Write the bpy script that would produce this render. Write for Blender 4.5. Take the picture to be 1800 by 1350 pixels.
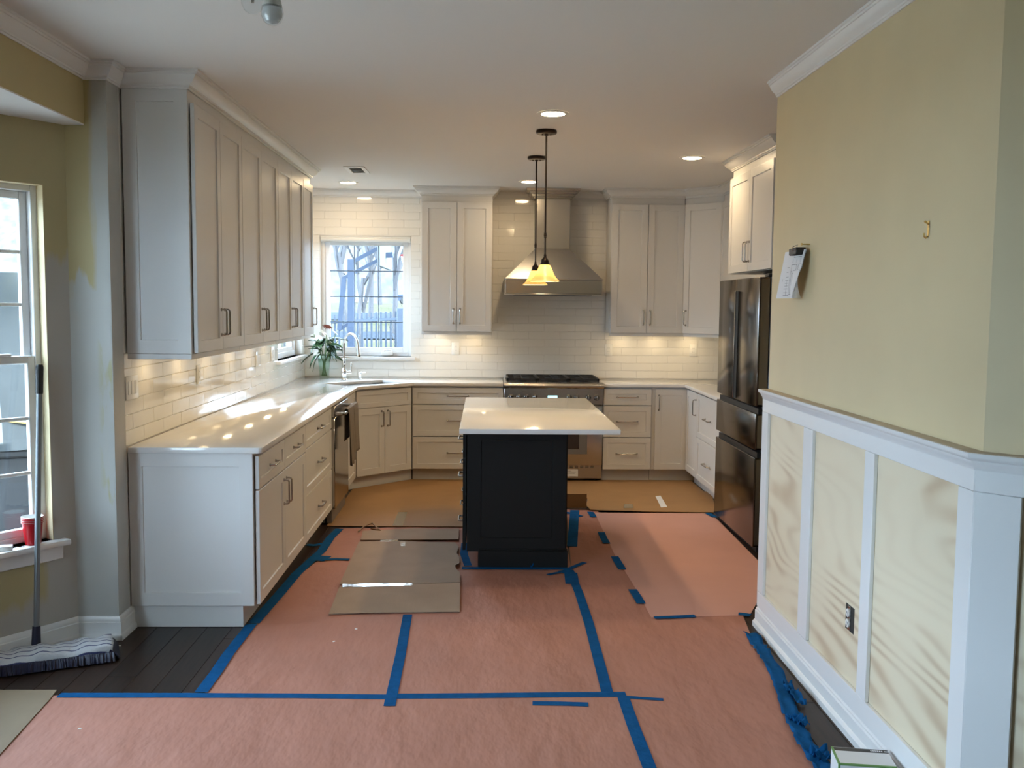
import bpy, bmesh, math, random
from mathutils import Vector, Matrix
from mathutils.geometry import tessellate_polygon
random.seed(7)
PI = math.pi
R = math.radians
S = bpy.context.scene
for o in list(bpy.data.objects): bpy.data.objects.remove(o)
C = S.collection

# ------------------------------------------------------------------ camera
CAM = Vector((1.7549, -9.4079, 1.62)); YAW, PITCH, ROLL, F = 0.0288, 0.0812, 0.0088, 1687.22
_cy, _sy, _cp, _sp = math.cos(YAW), math.sin(YAW), math.cos(PITCH), math.sin(PITCH)
FW = Vector((_sy*_cp, _cy*_cp, -_sp)); RT = Vector((_cy, -_sy, 0)); UP = RT.cross(FW)
_cr, _sr = math.cos(ROLL), math.sin(ROLL)
RT, UP = _cr*RT + _sr*UP, -_sr*RT + _cr*UP
cd = bpy.data.cameras.new('camera'); cd.sensor_width = 36; cd.lens = F/1800*36; cd.clip_start = .05; cd.clip_end = 400
co = bpy.data.objects.new('camera', cd); C.objects.link(co)
m = Matrix((RT, UP, -FW)).transposed().to_4x4(); m.translation = CAM
co.matrix_world = m
S.camera = co
def fl(px, py, z=0.0):                      # a point of the floor (or of a level surface) seen in the photograph
    d = FW + RT*(px-900)/F - UP*(py-675)/F
    return CAM + d*((z-CAM.z)/d.z)

# ------------------------------------------------------------------ world, sun, exposure
w = bpy.data.worlds.new('sky'); S.world = w; w.use_nodes = True
bg = w.node_tree.nodes['Background']; bg.inputs[0].default_value = (.58, .79, 1.0, 1); bg.inputs[1].default_value = 13.5
sl = bpy.data.lights.new('sun', 'SUN'); sl.energy = 4.0; sl.angle = R(1.0); sl.color = (1, .93, .82)
so = bpy.data.objects.new('sun', sl); C.objects.link(so); so.rotation_euler = Vector((-.62, .42, -.66)).to_track_quat('-Z', 'Y').to_euler()
S.view_settings.view_transform = 'Standard'; S.view_settings.look = 'None'; S.view_settings.gamma = 1
S.view_settings.use_curve_mapping = False
S.view_settings.exposure = 0.83
cy = S.cycles
cy.caustics_reflective = False; cy.caustics_refractive = False; cy.sample_clamp_indirect = 6
cy.max_bounces = 10; cy.diffuse_bounces = 5; cy.transparent_max_bounces = 16
CAN_E, UC_E, PEND_E = 96.0, 38.0, 380.0        # lamp strengths
WARM = (1.0, .74, .43, 1)

# ------------------------------------------------------------------ materials
def mat(name, col, rough=.5, metal=0, spec=.5, coat=0, noise=0, nscale=8, bump=0, bscale=40, bstretch=(1,1,1), bdist=.01, emit=None, estr=0, col2=None):
    m = bpy.data.materials.new(name); m.use_nodes = True
    nt = m.node_tree; b = nt.nodes['Principled BSDF']
    b.inputs['Base Color'].default_value = (*col, 1); b.inputs['Roughness'].default_value = rough
    b.inputs['Metallic'].default_value = metal; b.inputs['Specular IOR Level'].default_value = spec
    b.inputs['Coat Weight'].default_value = coat; b.inputs['Coat Roughness'].default_value = .08
    if emit: b.inputs['Emission Color'].default_value = (*emit, 1); b.inputs['Emission Strength'].default_value = estr
    tc = nt.nodes.new('ShaderNodeTexCoord')
    if noise or col2:
        n = nt.nodes.new('ShaderNodeTexNoise'); n.inputs['Scale'].default_value = nscale; n.inputs['Detail'].default_value = 5
        nt.links.new(tc.outputs['Object'], n.inputs['Vector'])
        r = nt.nodes.new('ShaderNodeValToRGB')
        c2 = col2 or tuple(min(1, c*(1+noise)) for c in col); c1 = col if col2 else tuple(c*(1-noise) for c in col)
        r.color_ramp.elements[0].position = .3; r.color_ramp.elements[1].position = .7
        r.color_ramp.elements[0].color = (*c1, 1); r.color_ramp.elements[1].color = (*c2, 1)
        nt.links.new(n.outputs['Fac'], r.inputs[0]); nt.links.new(r.outputs[0], b.inputs['Base Color'])
    if bump:
        mp = nt.nodes.new('ShaderNodeMapping'); mp.inputs['Scale'].default_value = bstretch
        nt.links.new(tc.outputs['Object'], mp.inputs[0])
        n2 = nt.nodes.new('ShaderNodeTexNoise'); n2.inputs['Scale'].default_value = bscale; n2.inputs['Detail'].default_value = 4
        nt.links.new(mp.outputs[0], n2.inputs['Vector'])
        bp = nt.nodes.new('ShaderNodeBump'); bp.inputs['Strength'].default_value = bump; bp.inputs['Distance'].default_value = bdist
        nt.links.new(n2.outputs['Fac'], bp.inputs['Height']); nt.links.new(bp.outputs[0], b.inputs['Normal'])
    return m
def ramp_mix(m, fac_builder, col):
    """mix a second paint colour over a material's base colour with a factor built by nodes"""
    nt = m.node_tree; b = nt.nodes['Principled BSDF']
    mx = nt.nodes.new('ShaderNodeMix'); mx.data_type = 'RGBA'
    if b.inputs['Base Color'].links:
        src = b.inputs['Base Color'].links[0].from_socket; nt.links.new(src, mx.inputs[6])
    else: mx.inputs[6].default_value = b.inputs['Base Color'].default_value
    mx.inputs[7].default_value = (*col, 1)
    nt.links.new(fac_builder(nt), mx.inputs[0]); nt.links.new(mx.outputs[2], b.inputs['Base Color'])
def nmath(nt, op, a, b=None, clamp=False):
    n = nt.nodes.new('ShaderNodeMath'); n.operation = op; n.use_clamp = clamp
    for i, v in enumerate((a, b)):
        if v is None: continue
        if isinstance(v, (int, float)): n.inputs[i].default_value = v
        else: nt.links.new(v, n.inputs[i])
    return n.outputs[0]
M = {}
M['cab'] = mat('cabinet_paint', (.70, .69, .675), .36, bump=.02, bscale=60)
M['quartz'] = mat('white_quartz', (.80, .79, .775), .10, noise=.03, nscale=2.2, coat=.3)
M['tile'] = mat('glazed_tile', (.80, .775, .725), .07, coat=.4, bump=.04, bscale=6)
M['grout'] = mat('grout', (.74, .71, .66), .7)
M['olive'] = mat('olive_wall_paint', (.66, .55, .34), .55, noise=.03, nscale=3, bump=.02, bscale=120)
M['bayolive'] = mat('olive_header_shaded', (.49, .405, .205), .55, noise=.03, nscale=3)  # same olive as the walls, darkened for the shaded header
M['primer'] = mat('wall_primer', (.52, .52, .49), .6, noise=.05, nscale=5)
M['ceil'] = mat('ceiling_paint', (.80, .785, .765), .8, bump=.015, bscale=90)
M['trim'] = mat('white_trim_paint', (.82, .82, .82), .32)
M['crown'] = mat('white_crown_paint', (.74, .725, .70), .35)
M['island'] = mat('charcoal_island_paint', (.0075, .009, .0095), .5, spec=.3, bump=.02, bscale=60)
M['steel'] = mat('stainless_steel', (.52, .50, .47), .27, 1, bump=.03, bscale=60, bstretch=(1, 1, 30))
M['steelpol'] = mat('polished_stainless', (.40, .38, .355), .13, 1)
M['steeldk'] = mat('black_stainless', (.17, .155, .14), .18, 1)
M['steelside'] = mat('grey_fridge_side', (.26, .26, .265), .4, .6)
M['nickel'] = mat('brushed_nickel', (.46, .44, .42), .22, 1)
M['chrome'] = mat('chrome', (.85, .86, .88), .05, 1)
M['bronze'] = mat('oil_rubbed_bronze', (.035, .024, .018), .38, .7)
M['black'] = mat('black_plastic', (.012, .012, .013), .35)
M['iron'] = mat('cast_iron', (.014, .014, .015), .55)
M['blackglass'] = mat('black_glass', (.02, .022, .02), .05, coat=.6)
M['white'] = mat('white_plastic', (.80, .79, .76), .3)
M['blue'] = mat('blue_painters_tape', (.008, .088, .25), .9, spec=.05, noise=.15, nscale=20, bump=.15, bscale=60)
M['rosin'] = mat('red_rosin_paper', (.45, .21, .155), .7, spec=.2, noise=.05, nscale=3, bump=.7, bscale=4.5, bstretch=(1.5, .6, 1), bdist=.028)
M['rosin2'] = mat('pink_rosin_paper', (.62, .33, .275), .6, noise=.03, nscale=3, bump=.15, bscale=3)
M['card'] = mat('cardboard', (.36, .255, .175), .75, noise=.06, nscale=6, bump=.08, bscale=120, bstretch=(1, .05, 1))
M['card2'] = mat('cardboard_ochre', (.35, .195, .08), .7, noise=.06, nscale=4, bump=.08, bscale=90, bstretch=(1, .05, 1))
M['cardtan'] = mat('tan_cardboard', (.25, .185, .115), .8, noise=.06, nscale=6)
M['cardtape'] = mat('packing_tape', (.30, .24, .15), .2, coat=.6)
M['cleartape'] = mat('clear_packing_tape', (.50, .46, .40), .08, spec=.9, coat=1, bump=.4, bscale=30)
M['bare'] = mat('bare_rail_wood', (.52, .44, .34), .6, noise=.08, nscale=12)
M['navy'] = mat('navy_plastic', (.007, .008, .034), .45)
M['pole'] = mat('grey_mop_pole', (.20, .22, .24), .3, .5)
M['red'] = mat('red_cup_plastic', (.42, .006, .012), .3)
M['leaf'] = mat('leaf_green', (.022, .062, .02), .4, noise=.3, nscale=12)
M['stem'] = mat('stem_green', (.10, .16, .05), .5)
M['petal'] = mat('white_petal', (.80, .78, .70), .6)
M['petalred'] = mat('russet_petal', (.22, .045, .02), .6)
M['towel'] = mat('taupe_towel', (.26, .215, .175), .95, bump=.6, bscale=260)
M['paper'] = mat('white_paper', (.78, .79, .82), .7)
M['ink'] = mat('grey_ink', (.16, .17, .20), .8)
M['brass'] = mat('brass', (.75, .55, .22), .2, 1)
M['green'] = mat('green_print', (.16, .33, .10), .5)
M['dark'] = mat('dark_cavity', (.03, .028, .025), .8)
M['grassm'] = mat('lawn', (.046, .050, .029), .9, spec=0, col2=(.076, .068, .054), nscale=.6)
M['asphalt'] = mat('driveway', (.036, .043, .054), .9, spec=0)
M['bark'] = mat('bark', (.055, .054, .058), .9)
M['hedge'] = mat('dry_hedge', (.055, .048, .042), .95)
M['hoop'] = mat('blue_grey_post', (.012, .024, .05), .5)
M['fence'] = mat('grey_fence', (.026, .036, .054), .7)
M['crate'] = mat('dark_crate', (.008, .0085, .010), .6)
M['muntin'] = mat('backlit_muntin', (.10, .13, .18), .5)  # darkness of the bars against daylight, put into their colour
M['siding'] = mat('house_siding', (.08, .09, .095), .8)

def plank_mat():
    m = mat('dark_hardwood', (.020, .012, .009), .36, spec=.2); nt = m.node_tree; b = nt.nodes['Principled BSDF']
    tc = nt.nodes.new('ShaderNodeTexCoord'); mp = nt.nodes.new('ShaderNodeMapping'); mp.inputs['Scale'].default_value = (18, 1.2, 1)
    nt.links.new(tc.outputs['Object'], mp.inputs[0])
    n = nt.nodes.new('ShaderNodeTexNoise'); n.inputs['Scale'].default_value = 3; n.inputs['Detail'].default_value = 6; nt.links.new(mp.outputs[0], n.inputs['Vector'])
    oi = nt.nodes.new('ShaderNodeObjectInfo')
    f = nmath(nt, 'ADD', n.outputs['Fac'], nmath(nt, 'MULTIPLY', oi.outputs['Random'], .4))
    r = nt.nodes.new('ShaderNodeValToRGB'); r.color_ramp.elements[0].position = .3; r.color_ramp.elements[1].position = .95
    r.color_ramp.elements[0].color = (.010, .006, .005, 1); r.color_ramp.elements[1].color = (.040, .022, .015, 1)
    nt.links.new(f, r.inputs[0]); nt.links.new(r.outputs[0], b.inputs['Base Color'])
    return m
M['floor'] = plank_mat()
def ply_mat():
    m = mat('raw_plywood', (.70, .62, .44), .55); nt = m.node_tree; b = nt.nodes['Principled BSDF']
    tc = nt.nodes.new('ShaderNodeTexCoord'); mp = nt.nodes.new('ShaderNodeMapping')
    mp.vector_type = 'POINT'; mp.inputs['Rotation'].default_value = (0, R(-16), 0); mp.inputs['Scale'].default_value = (.42, 1, 1.75); mp.inputs['Location'].default_value = (.35, .2, .75)
    nt.links.new(tc.outputs['Object'], mp.inputs[0])
    n = nt.nodes.new('ShaderNodeTexNoise'); n.inputs['Scale'].default_value = 1.15; n.inputs['Detail'].default_value = 1.6; n.inputs['Distortion'].default_value = .5
    nt.links.new(mp.outputs[0], n.inputs['Vector'])
    sp = nt.nodes.new('ShaderNodeSeparateXYZ'); nt.links.new(tc.outputs['Object'], sp.inputs[0])
    f0 = nmath(nt, 'ADD', nmath(nt, 'ADD', nmath(nt, 'MULTIPLY', sp.outputs['Z'], 8.0), nmath(nt, 'MULTIPLY', sp.outputs['X'], 1.6)), nmath(nt, 'MULTIPLY', n.outputs['Fac'], 11.0))
    s = nmath(nt, 'SINE', nmath(nt, 'MULTIPLY', f0, 2*PI*1.15))
    n3 = nt.nodes.new('ShaderNodeTexNoise'); n3.inputs['Scale'].default_value = 1.6; nt.links.new(tc.outputs['Object'], n3.inputs['Vector'])
    gate = nt.nodes.new('ShaderNodeMapRange'); gate.inputs[1].default_value = .46; gate.inputs[2].default_value = .60; nt.links.new(n3.outputs['Fac'], gate.inputs[0])
    f = nmath(nt, 'MULTIPLY', nmath(nt, 'POWER', nmath(nt, 'ADD', nmath(nt, 'MULTIPLY', s, .5), .5), 2.0), nmath(nt, 'ADD', nmath(nt, 'MULTIPLY', gate.outputs[0], .75), .12))
    r = nt.nodes.new('ShaderNodeValToRGB')
    r.color_ramp.elements[0].color = (.80, .70, .52, 1); r.color_ramp.elements[1].color = (.58, .44, .29, 1)
    nt.links.new(f, r.inputs[0]); nt.links.new(r.outputs[0], b.inputs['Base Color'])
    return m
M['ply'] = ply_mat()
def glass_mat(name, tint=(1, 1, 1), base=.04):
    m = bpy.data.materials.new(name); m.use_nodes = True; nt = m.node_tree; nt.nodes.clear()
    out = nt.nodes.new('ShaderNodeOutputMaterial'); t = nt.nodes.new('ShaderNodeBsdfTransparent'); g = nt.nodes.new('ShaderNodeBsdfGlossy')
    t.inputs[0].default_value = (*tint, 1); g.inputs['Roughness'].default_value = .02
    lw = nt.nodes.new('ShaderNodeLayerWeight'); lw.inputs[0].default_value = .5          # Schlick reflectance, the same from both sides
    fr = nmath(nt, 'ADD', nmath(nt, 'MULTIPLY', nmath(nt, 'POWER', lw.outputs['Facing'], 5.0), .9), .02)
    mx = nt.nodes.new('ShaderNodeMixShader'); nt.links.new(fr, mx.inputs[0])
    nt.links.new(t.outputs[0], mx.inputs[1]); nt.links.new(g.outputs[0], mx.inputs[2]); nt.links.new(mx.outputs[0], out.inputs[0])
    return m
M['glass'] = glass_mat('window_glass'); M['vaseglass'] = glass_mat('vase_glass', (.86, .92, .88)); M['bulbglass'] = glass_mat('bulb_glass', (.93, .95, .96))
def translucent(name, col, f=.5, rough=.3, gloss=.12):
    m = bpy.data.materials.new(name); m.use_nodes = True; nt = m.node_tree; nt.nodes.clear()
    out = nt.nodes.new('ShaderNodeOutputMaterial'); t = nt.nodes.new('ShaderNodeBsdfTranslucent'); d = nt.nodes.new('ShaderNodeBsdfDiffuse'); g = nt.nodes.new('ShaderNodeBsdfGlossy')
    t.inputs[0].default_value = (*col, 1); d.inputs[0].default_value = (*col, 1); g.inputs['Roughness'].default_value = rough
    a = nt.nodes.new('ShaderNodeMixShader'); a.inputs[0].default_value = f; nt.links.new(d.outputs[0], a.inputs[1]); nt.links.new(t.outputs[0], a.inputs[2])
    b = nt.nodes.new('ShaderNodeMixShader'); b.inputs[0].default_value = gloss; nt.links.new(a.outputs[0], b.inputs[1]); nt.links.new(g.outputs[0], b.inputs[2])
    nt.links.new(b.outputs[0], out.inputs[0]); return m
M['shade'] = translucent('amber_glass', (.90, .72, .42), .62)
M['plastic'] = translucent('plastic_sheet', (.050, .060, .064), .4, .15, .08)
def emis(name, col, st):
    m = bpy.data.materials.new(name); m.use_nodes = True; nt = m.node_tree; nt.nodes.clear()
    out = nt.nodes.new('ShaderNodeOutputMaterial'); e = nt.nodes.new('ShaderNodeEmission'); e.inputs[0].default_value = col; e.inputs[1].default_value = st
    nt.links.new(e.outputs[0], out.inputs[0]); return m
M['can'] = emis('downlight_lens', WARM, CAN_E); M['uc'] = emis('under_cabinet_led', (1, .76, .44, 1), UC_E)
M['bulb'] = emis('pendant_bulb', (1, .72, .38, 1), PEND_E); M['lcd'] = emis('range_display', (.35, .9, 1, 1), 1.4)
M['olivepatch'] = mat('olive_shaded_with_primer', (.49, .41, .21), .55, noise=.03, nscale=3)  # base is the wall olive, with the facet's shade put into it
def patch_fac(nt):                                   # primer daubed up to about 1.75 m, ragged brushed edge, bare paint left in places
    tc = nt.nodes.new('ShaderNodeTexCoord'); sp = nt.nodes.new('ShaderNodeSeparateXYZ'); nt.links.new(tc.outputs['Object'], sp.inputs[0])
    mp = nt.nodes.new('ShaderNodeMapping'); mp.inputs['Scale'].default_value = (9, 9, 1.6); nt.links.new(tc.outputs['Object'], mp.inputs[0])
    n = nt.nodes.new('ShaderNodeTexNoise'); n.inputs['Scale'].default_value = 1.3; n.inputs['Detail'].default_value = 5; nt.links.new(mp.outputs[0], n.inputs['Vector'])
    h = nmath(nt, 'ADD', 1.72, nmath(nt, 'MULTIPLY', nmath(nt, 'SUBTRACT', n.outputs['Fac'], .5), .55))
    up = nmath(nt, 'MULTIPLY', nmath(nt, 'SUBTRACT', h, sp.outputs['Z']), 22, True)
    x = nmath(nt, 'ADD', sp.outputs['X'], nmath(nt, 'MULTIPLY', nmath(nt, 'SUBTRACT', n.outputs['Fac'], .5), .10))
    strip = nmath(nt, 'MULTIPLY', nmath(nt, 'ADD', x, .085), 40, True)      # primed strip next to the outside corner
    return nmath(nt, 'MAXIMUM', up, strip)
ramp_mix(M['olivepatch'], patch_fac, (.50, .50, .47))
def patch2(nt):                                       # small olive spots showing through near the corner
    tc = nt.nodes.new('ShaderNodeTexCoord'); mp = nt.nodes.new('ShaderNodeMapping'); mp.inputs['Scale'].default_value = (11, 11, 2.2); mp.inputs['Location'].default_value = (3, 1, .6); nt.links.new(tc.outputs['Object'], mp.inputs[0])
    n = nt.nodes.new('ShaderNodeTexNoise'); n.inputs['Scale'].default_value = 1.0; n.inputs['Detail'].default_value = 5; nt.links.new(mp.outputs[0], n.inputs['Vector'])
    sp = nt.nodes.new('ShaderNodeSeparateXYZ'); nt.links.new(tc.outputs['Object'], sp.inputs[0])
    near = nmath(nt, 'MULTIPLY', nmath(nt, 'ADD', sp.outputs['X'], .07), 30, True)
    low = nmath(nt, 'MULTIPLY', nmath(nt, 'SUBTRACT', 1.55, sp.outputs['Z']), 10, True)
    return nmath(nt, 'MULTIPLY', nmath(nt, 'MULTIPLY', nmath(nt, 'MULTIPLY', nmath(nt, 'SUBTRACT', n.outputs['Fac'], .54), 30, True), near), low)
ramp_mix(M['olivepatch'], patch2, (.46, .44, .27))
M['baypaint'] = mat('olive_bay_shaded', (.47, .41, .23), .55, noise=.03, nscale=3)  # wall olive with the bay's shade worked into the colour
def bay_fac(nt):                                      # primer beside and below the window, olive left above and in a patch under the sill
    tc = nt.nodes.new('ShaderNodeTexCoord'); sp = nt.nodes.new('ShaderNodeSeparateXYZ'); nt.links.new(tc.outputs['Object'], sp.inputs[0])
    mp = nt.nodes.new('ShaderNodeMapping'); mp.inputs['Scale'].default_value = (10, 10, 1.5); nt.links.new(tc.outputs['Object'], mp.inputs[0])
    n = nt.nodes.new('ShaderNodeTexNoise'); n.inputs['Scale'].default_value = 1.2; n.inputs['Detail'].default_value = 5; nt.links.new(mp.outputs[0], n.inputs['Vector'])
    w = nmath(nt, 'SUBTRACT', n.outputs['Fac'], .5)
    up = nmath(nt, 'MULTIPLY', nmath(nt, 'SUBTRACT', nmath(nt, 'ADD', 1.83, nmath(nt, 'MULTIPLY', w, .4)), sp.outputs['Z']), 22, True)
    ol = nmath(nt, 'MULTIPLY', nmath(nt, 'SUBTRACT', nmath(nt, 'ADD', -.135, nmath(nt, 'MULTIPLY', w, .12)), sp.outputs['X']), 30, True)
    zz = nmath(nt, 'MULTIPLY', nmath(nt, 'SUBTRACT', sp.outputs['Z'], nmath(nt, 'ADD', .20, nmath(nt, 'MULTIPLY', w, .2))), 20, True)
    return nmath(nt, 'MULTIPLY', up, nmath(nt, 'SUBTRACT', 1.0, nmath(nt, 'MULTIPLY', ol, zz)))
ramp_mix(M['baypaint'], bay_fac, (.47, .455, .42))

# ------------------------------------------------------------------ geometry helpers
def T(bm, mtx, start):
    bm.verts.ensure_lookup_table()
    bmesh.ops.transform(bm, matrix=mtx, verts=bm.verts[start:])
def bx(bm, x0, x1, y0, y1, z0, z1, b=0.0, seg=1):
    xs, ys, zs = sorted((x0, x1)), sorted((y0, y1)), sorted((z0, z1))
    v = [bm.verts.new((xs[i], ys[j], zs[k])) for i in (0, 1) for j in (0, 1) for k in (0, 1)]
    fs = [bm.faces.new([v[i] for i in q]) for q in ((0, 1, 3, 2), (4, 6, 7, 5), (0, 4, 5, 1), (2, 3, 7, 6), (0, 2, 6, 4), (1, 5, 7, 3))]
    if b:
        es = list({e for f in fs for e in f.edges})
        bmesh.ops.bevel(bm, geom=es, offset=min(b, .49*min(xs[1]-xs[0], ys[1]-ys[0], zs[1]-zs[0])), segments=seg, affect='EDGES', profile=.5)
    return bm
def tube(bm, pts, r, seg=8, cap=True):
    pts = [Vector(p) for p in pts]; n = len(pts); rs = r if isinstance(r, (list, tuple)) else [r]*n
    rings = []; ref = None
    for i, p in enumerate(pts):
        t = (pts[min(i+1, n-1)] - pts[max(i-1, 0)]).normalized()
        if ref is None: ref = t.orthogonal().normalized()
        else:
            ref = ref - t*ref.dot(t)
            ref = ref.normalized() if ref.length > 1e-6 else t.orthogonal().normalized()
        bn = t.cross(ref)
        rings.append([bm.verts.new(p + rs[i]*(math.cos(2*PI*k/seg)*ref + math.sin(2*PI*k/seg)*bn)) for k in range(seg)])
    for a, b in zip(rings, rings[1:]):
        for k in range(seg): bm.faces.new((a[k], a[(k+1) % seg], b[(k+1) % seg], b[k]))
    if cap: bm.faces.new(rings[0][::-1]); bm.faces.new(rings[-1])
    return bm
def lathe(bm, prof, seg=24, at=(0, 0, 0), axis='z', cap=True):
    rings = []
    for r, z in prof:
        ring = []
        for k in range(seg):
            a = 2*PI*k/seg; p = (r*math.cos(a), r*math.sin(a), z)
            if axis == 'y': p = (p[0], p[2], p[1])
            if axis == 'x': p = (p[2], p[0], p[1])
            ring.append(bm.verts.new((p[0]+at[0], p[1]+at[1], p[2]+at[2])))
        rings.append(ring)
    for a, b in zip(rings, rings[1:]):
        for k in range(seg): bm.faces.new((a[k], a[(k+1) % seg], b[(k+1) % seg], b[k]))
    if cap: bm.faces.new(rings[0][::-1]); bm.faces.new(rings[-1])
    return bm
def prism(bm, poly, z0, z1, hole=None):
    loops = [[Vector((*p[:2], 0)) for p in poly]] + ([[Vector((*p[:2], 0)) for p in hole]] if hole else [])
    tri = tessellate_polygon(loops); flat = [p for l in loops for p in l]
    lo = [bm.verts.new((p.x, p.y, z0)) for p in flat]; hi = [bm.verts.new((p.x, p.y, z1)) for p in flat]
    for t in tri:
        bm.faces.new([hi[i] for i in t]); bm.faces.new([lo[i] for i in t[::-1]])
    k = 0
    for l in loops:
        for i in range(len(l)):
            a, b = k+i, k+(i+1) % len(l); bm.faces.new((lo[a], lo[b], hi[b], hi[a]))
        k += len(l)
    return bm
def sweep(bm, prof, path, closed=False):
    """prof: (out, z) pairs; path: xy points; 'out' is to the right of the walking direction; mitred corners"""
    P = [Vector(p) for p in path]; n = len(P); rings = []
    for i in range(n):
        d0 = (P[i]-P[i-1]).normalized() if (i or closed) else None
        d1 = (P[(i+1) % n]-P[i]).normalized() if (i < n-1 or closed) else None
        d0 = d0 or d1; d1 = d1 or d0
        n0, n1 = Vector((d0.y, -d0.x)), Vector((d1.y, -d1.x))
        mm = (n0+n1); mm = mm / max(.2, mm.dot(n0))
        rings.append([bm.verts.new((P[i].x+mm.x*o, P[i].y+mm.y*o, z)) for o, z in prof])
    k = len(prof)
    for i in range(n if closed else n-1):
        a, b = rings[i], rings[(i+1) % n]
        for j in range(k): bm.faces.new((a[j], a[(j+1) % k], b[(j+1) % k], b[j]))
    if not closed: bm.faces.new(rings[0]); bm.faces.new(rings[-1][::-1])
    return bm
def mesh(name, bm, smooth=True):
    bmesh.ops.recalc_face_normals(bm, faces=bm.faces)
    me = bpy.data.meshes.new(name); bm.to_mesh(me); bm.free()
    if smooth: me.shade_smooth(); me.set_sharp_from_angle(angle=R(38))
    return me
def obj(name, bm, m, parent=None, loc=None, rot=None, smooth=True):
    me = bm if isinstance(bm, bpy.types.Mesh) else mesh(name, bm, smooth)
    if m is not None and not me.materials: me.materials.append(M[m] if isinstance(m, str) else m)
    o = bpy.data.objects.new(name, me); C.objects.link(o)
    if parent: o.parent = parent
    if loc is not None: o.location = loc
    if rot is not None: o.rotation_euler = rot
    return o
def tag(o, label=None, cat=None, group=None, kind=None):
    if label: o['label'] = label
    if cat: o['category'] = cat
    if group: o['group'] = group
    if kind: o['kind'] = kind
    return o
def thing(name, label, cat, loc=(0, 0, 0), rz=0, group=None, kind=None):
    o = bpy.data.objects.new(name, None); C.objects.link(o); o.empty_display_size = .1
    o.location = loc; o.rotation_euler = (0, 0, rz)
    return tag(o, label, cat, group, kind)
B = bmesh.new

# ------------------------------------------------------------------ the shell
ZC = 2.72; RK = 4.25; RX = 3.18
def wall(name, label, origin, rz, x0, x1, z0, z1, t, m, holes=()):
    """inside face at local y = 0, outside at +t; holes (x0, x1, z0, z1)"""
    us = sorted({x0, x1, *[v for h in holes for v in h[:2]]}); vs = sorted({z0, z1, *[v for h in holes for v in h[2:]]})
    keep = {}
    for i in range(len(us)-1):
        for j in range(len(vs)-1):
            cu, cv = (us[i]+us[i+1])/2, (vs[j]+vs[j+1])/2
            keep[i, j] = not any(h[0] < cu < h[1] and h[2] < cv < h[3] for h in holes)
    bm = B(); q = lambda *p: bm.faces.new([bm.verts.new(v) for v in p])
    for (i, j), k in keep.items():
        if not k: continue
        a, b, c, d = us[i], us[i+1], vs[j], vs[j+1]
        q((a, 0, c), (b, 0, c), (b, 0, d), (a, 0, d)); q((a, t, c), (a, t, d), (b, t, d), (b, t, c))
        if not keep.get((i-1, j)): q((a, 0, c), (a, 0, d), (a, t, d), (a, t, c))
        if not keep.get((i+1, j)): q((b, 0, c), (b, t, c), (b, t, d), (b, 0, d))
        if not keep.get((i, j-1)): q((a, 0, c), (a, t, c), (b, t, c), (b, 0, c))
        if not keep.get((i, j+1)): q((a, 0, d), (b, 0, d), (b, t, d), (a, t, d))
    bmesh.ops.remove_doubles(bm, verts=bm.verts, dist=1e-5)
    o = obj(name, bm, m, loc=origin, rot=(0, 0, rz), smooth=False)
    return tag(o, label, 'wall', kind='structure')
floor = tag(obj('floor', bx(B(), -1.1, 4.5, -13.2, .2, -.15, -.003), 'floor', smooth=False), 'dark stained hardwood floor mostly covered by paper', 'floor', kind='structure')
tag(obj('ceiling', bx(B(), -.30, 4.5, -13.2, .2, ZC, ZC+.2), 'ceil', smooth=False), 'flat white painted ceiling over kitchen', 'ceiling', kind='structure')
PW = .125
pm = {}
def plank(x, y0, y1):
    L = round(y1-y0, 3)
    if L not in pm: pm[L] = mesh('plank', bx(B(), .0008, PW-.0008, 0, L-.0016, -.012, 0, .0012), False)
    obj('plank', pm[L], 'floor', floor, (x, y0, 0))
for i in range(-7, 7):                                   # the boards that stay in sight at the left
    x = i*PW; off = random.choice((0, .3, .6, .9))
    ys = [-6.3, -5.55+off*.8, -4.55+off*.4, -2.4]
    for a, b in zip(ys, ys[1:]): plank(x, a, b)
for i in range(22, 29):                                  # and beside the wainscot and the fridge
    x = i*PW; off = random.choice((0, .35, .7))
    for a, b in zip([-7.4, -6.3+off, -5.0+off*.6, -3.3+off, -1.9], [-6.3+off, -5.0+off*.6, -3.3+off, -1.9]): plank(x, a, b)

W1 = (.155, 1.035, 1.115, 2.28)          # window over the sink, x0 x1 z0 z1
W2 = (-1.23, -.14, 1.135, 2.28)          # window on the left wall, y0 y1 z0 z1
wall_back = wall('wall_back', 'kitchen rear wall carrying range, hood and sink window', (0, 0, 0), 0, -.15, RK+.15, 0, ZC, .15, 'grout', [W1])
wall_left = wall('wall_left', 'kitchen side wall behind long run of cabinets', (0, 0, 0), R(90), -4.72, 0, 0, ZC, .15, 'grout', [W2])
wall('wall_right', 'wall behind fridge and short right cabinet run', (RK, 0, 0), R(-90), 0, 13, 0, ZC, .15, 'olive')
wall('wall_partition', 'olive painted partition wall beside the fridge', (RX, -4.65, 0), R(-90), 0, 2.08, 0, ZC, .12, 'olive')
wall('wall_angle', 'olive wall turning away at picture edge', (RX, -6.73, 0), R(-45), 0, 1.5, 0, ZC, .12, 'olive')
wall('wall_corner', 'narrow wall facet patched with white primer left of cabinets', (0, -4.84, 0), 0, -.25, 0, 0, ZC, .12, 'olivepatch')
tag(obj('wall_stub', bx(B(), -.001, .003, -4.84, -4.70, 0, ZC), 'primer', smooth=False), 'primed strip of wall end beside near cabinet panel', 'wall', kind='structure')
TH = R(36); B0 = Vector((-.19, -4.84, 0)); DB = Vector((-math.sin(TH), -math.cos(TH), 0)); LB = 1.05
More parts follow.
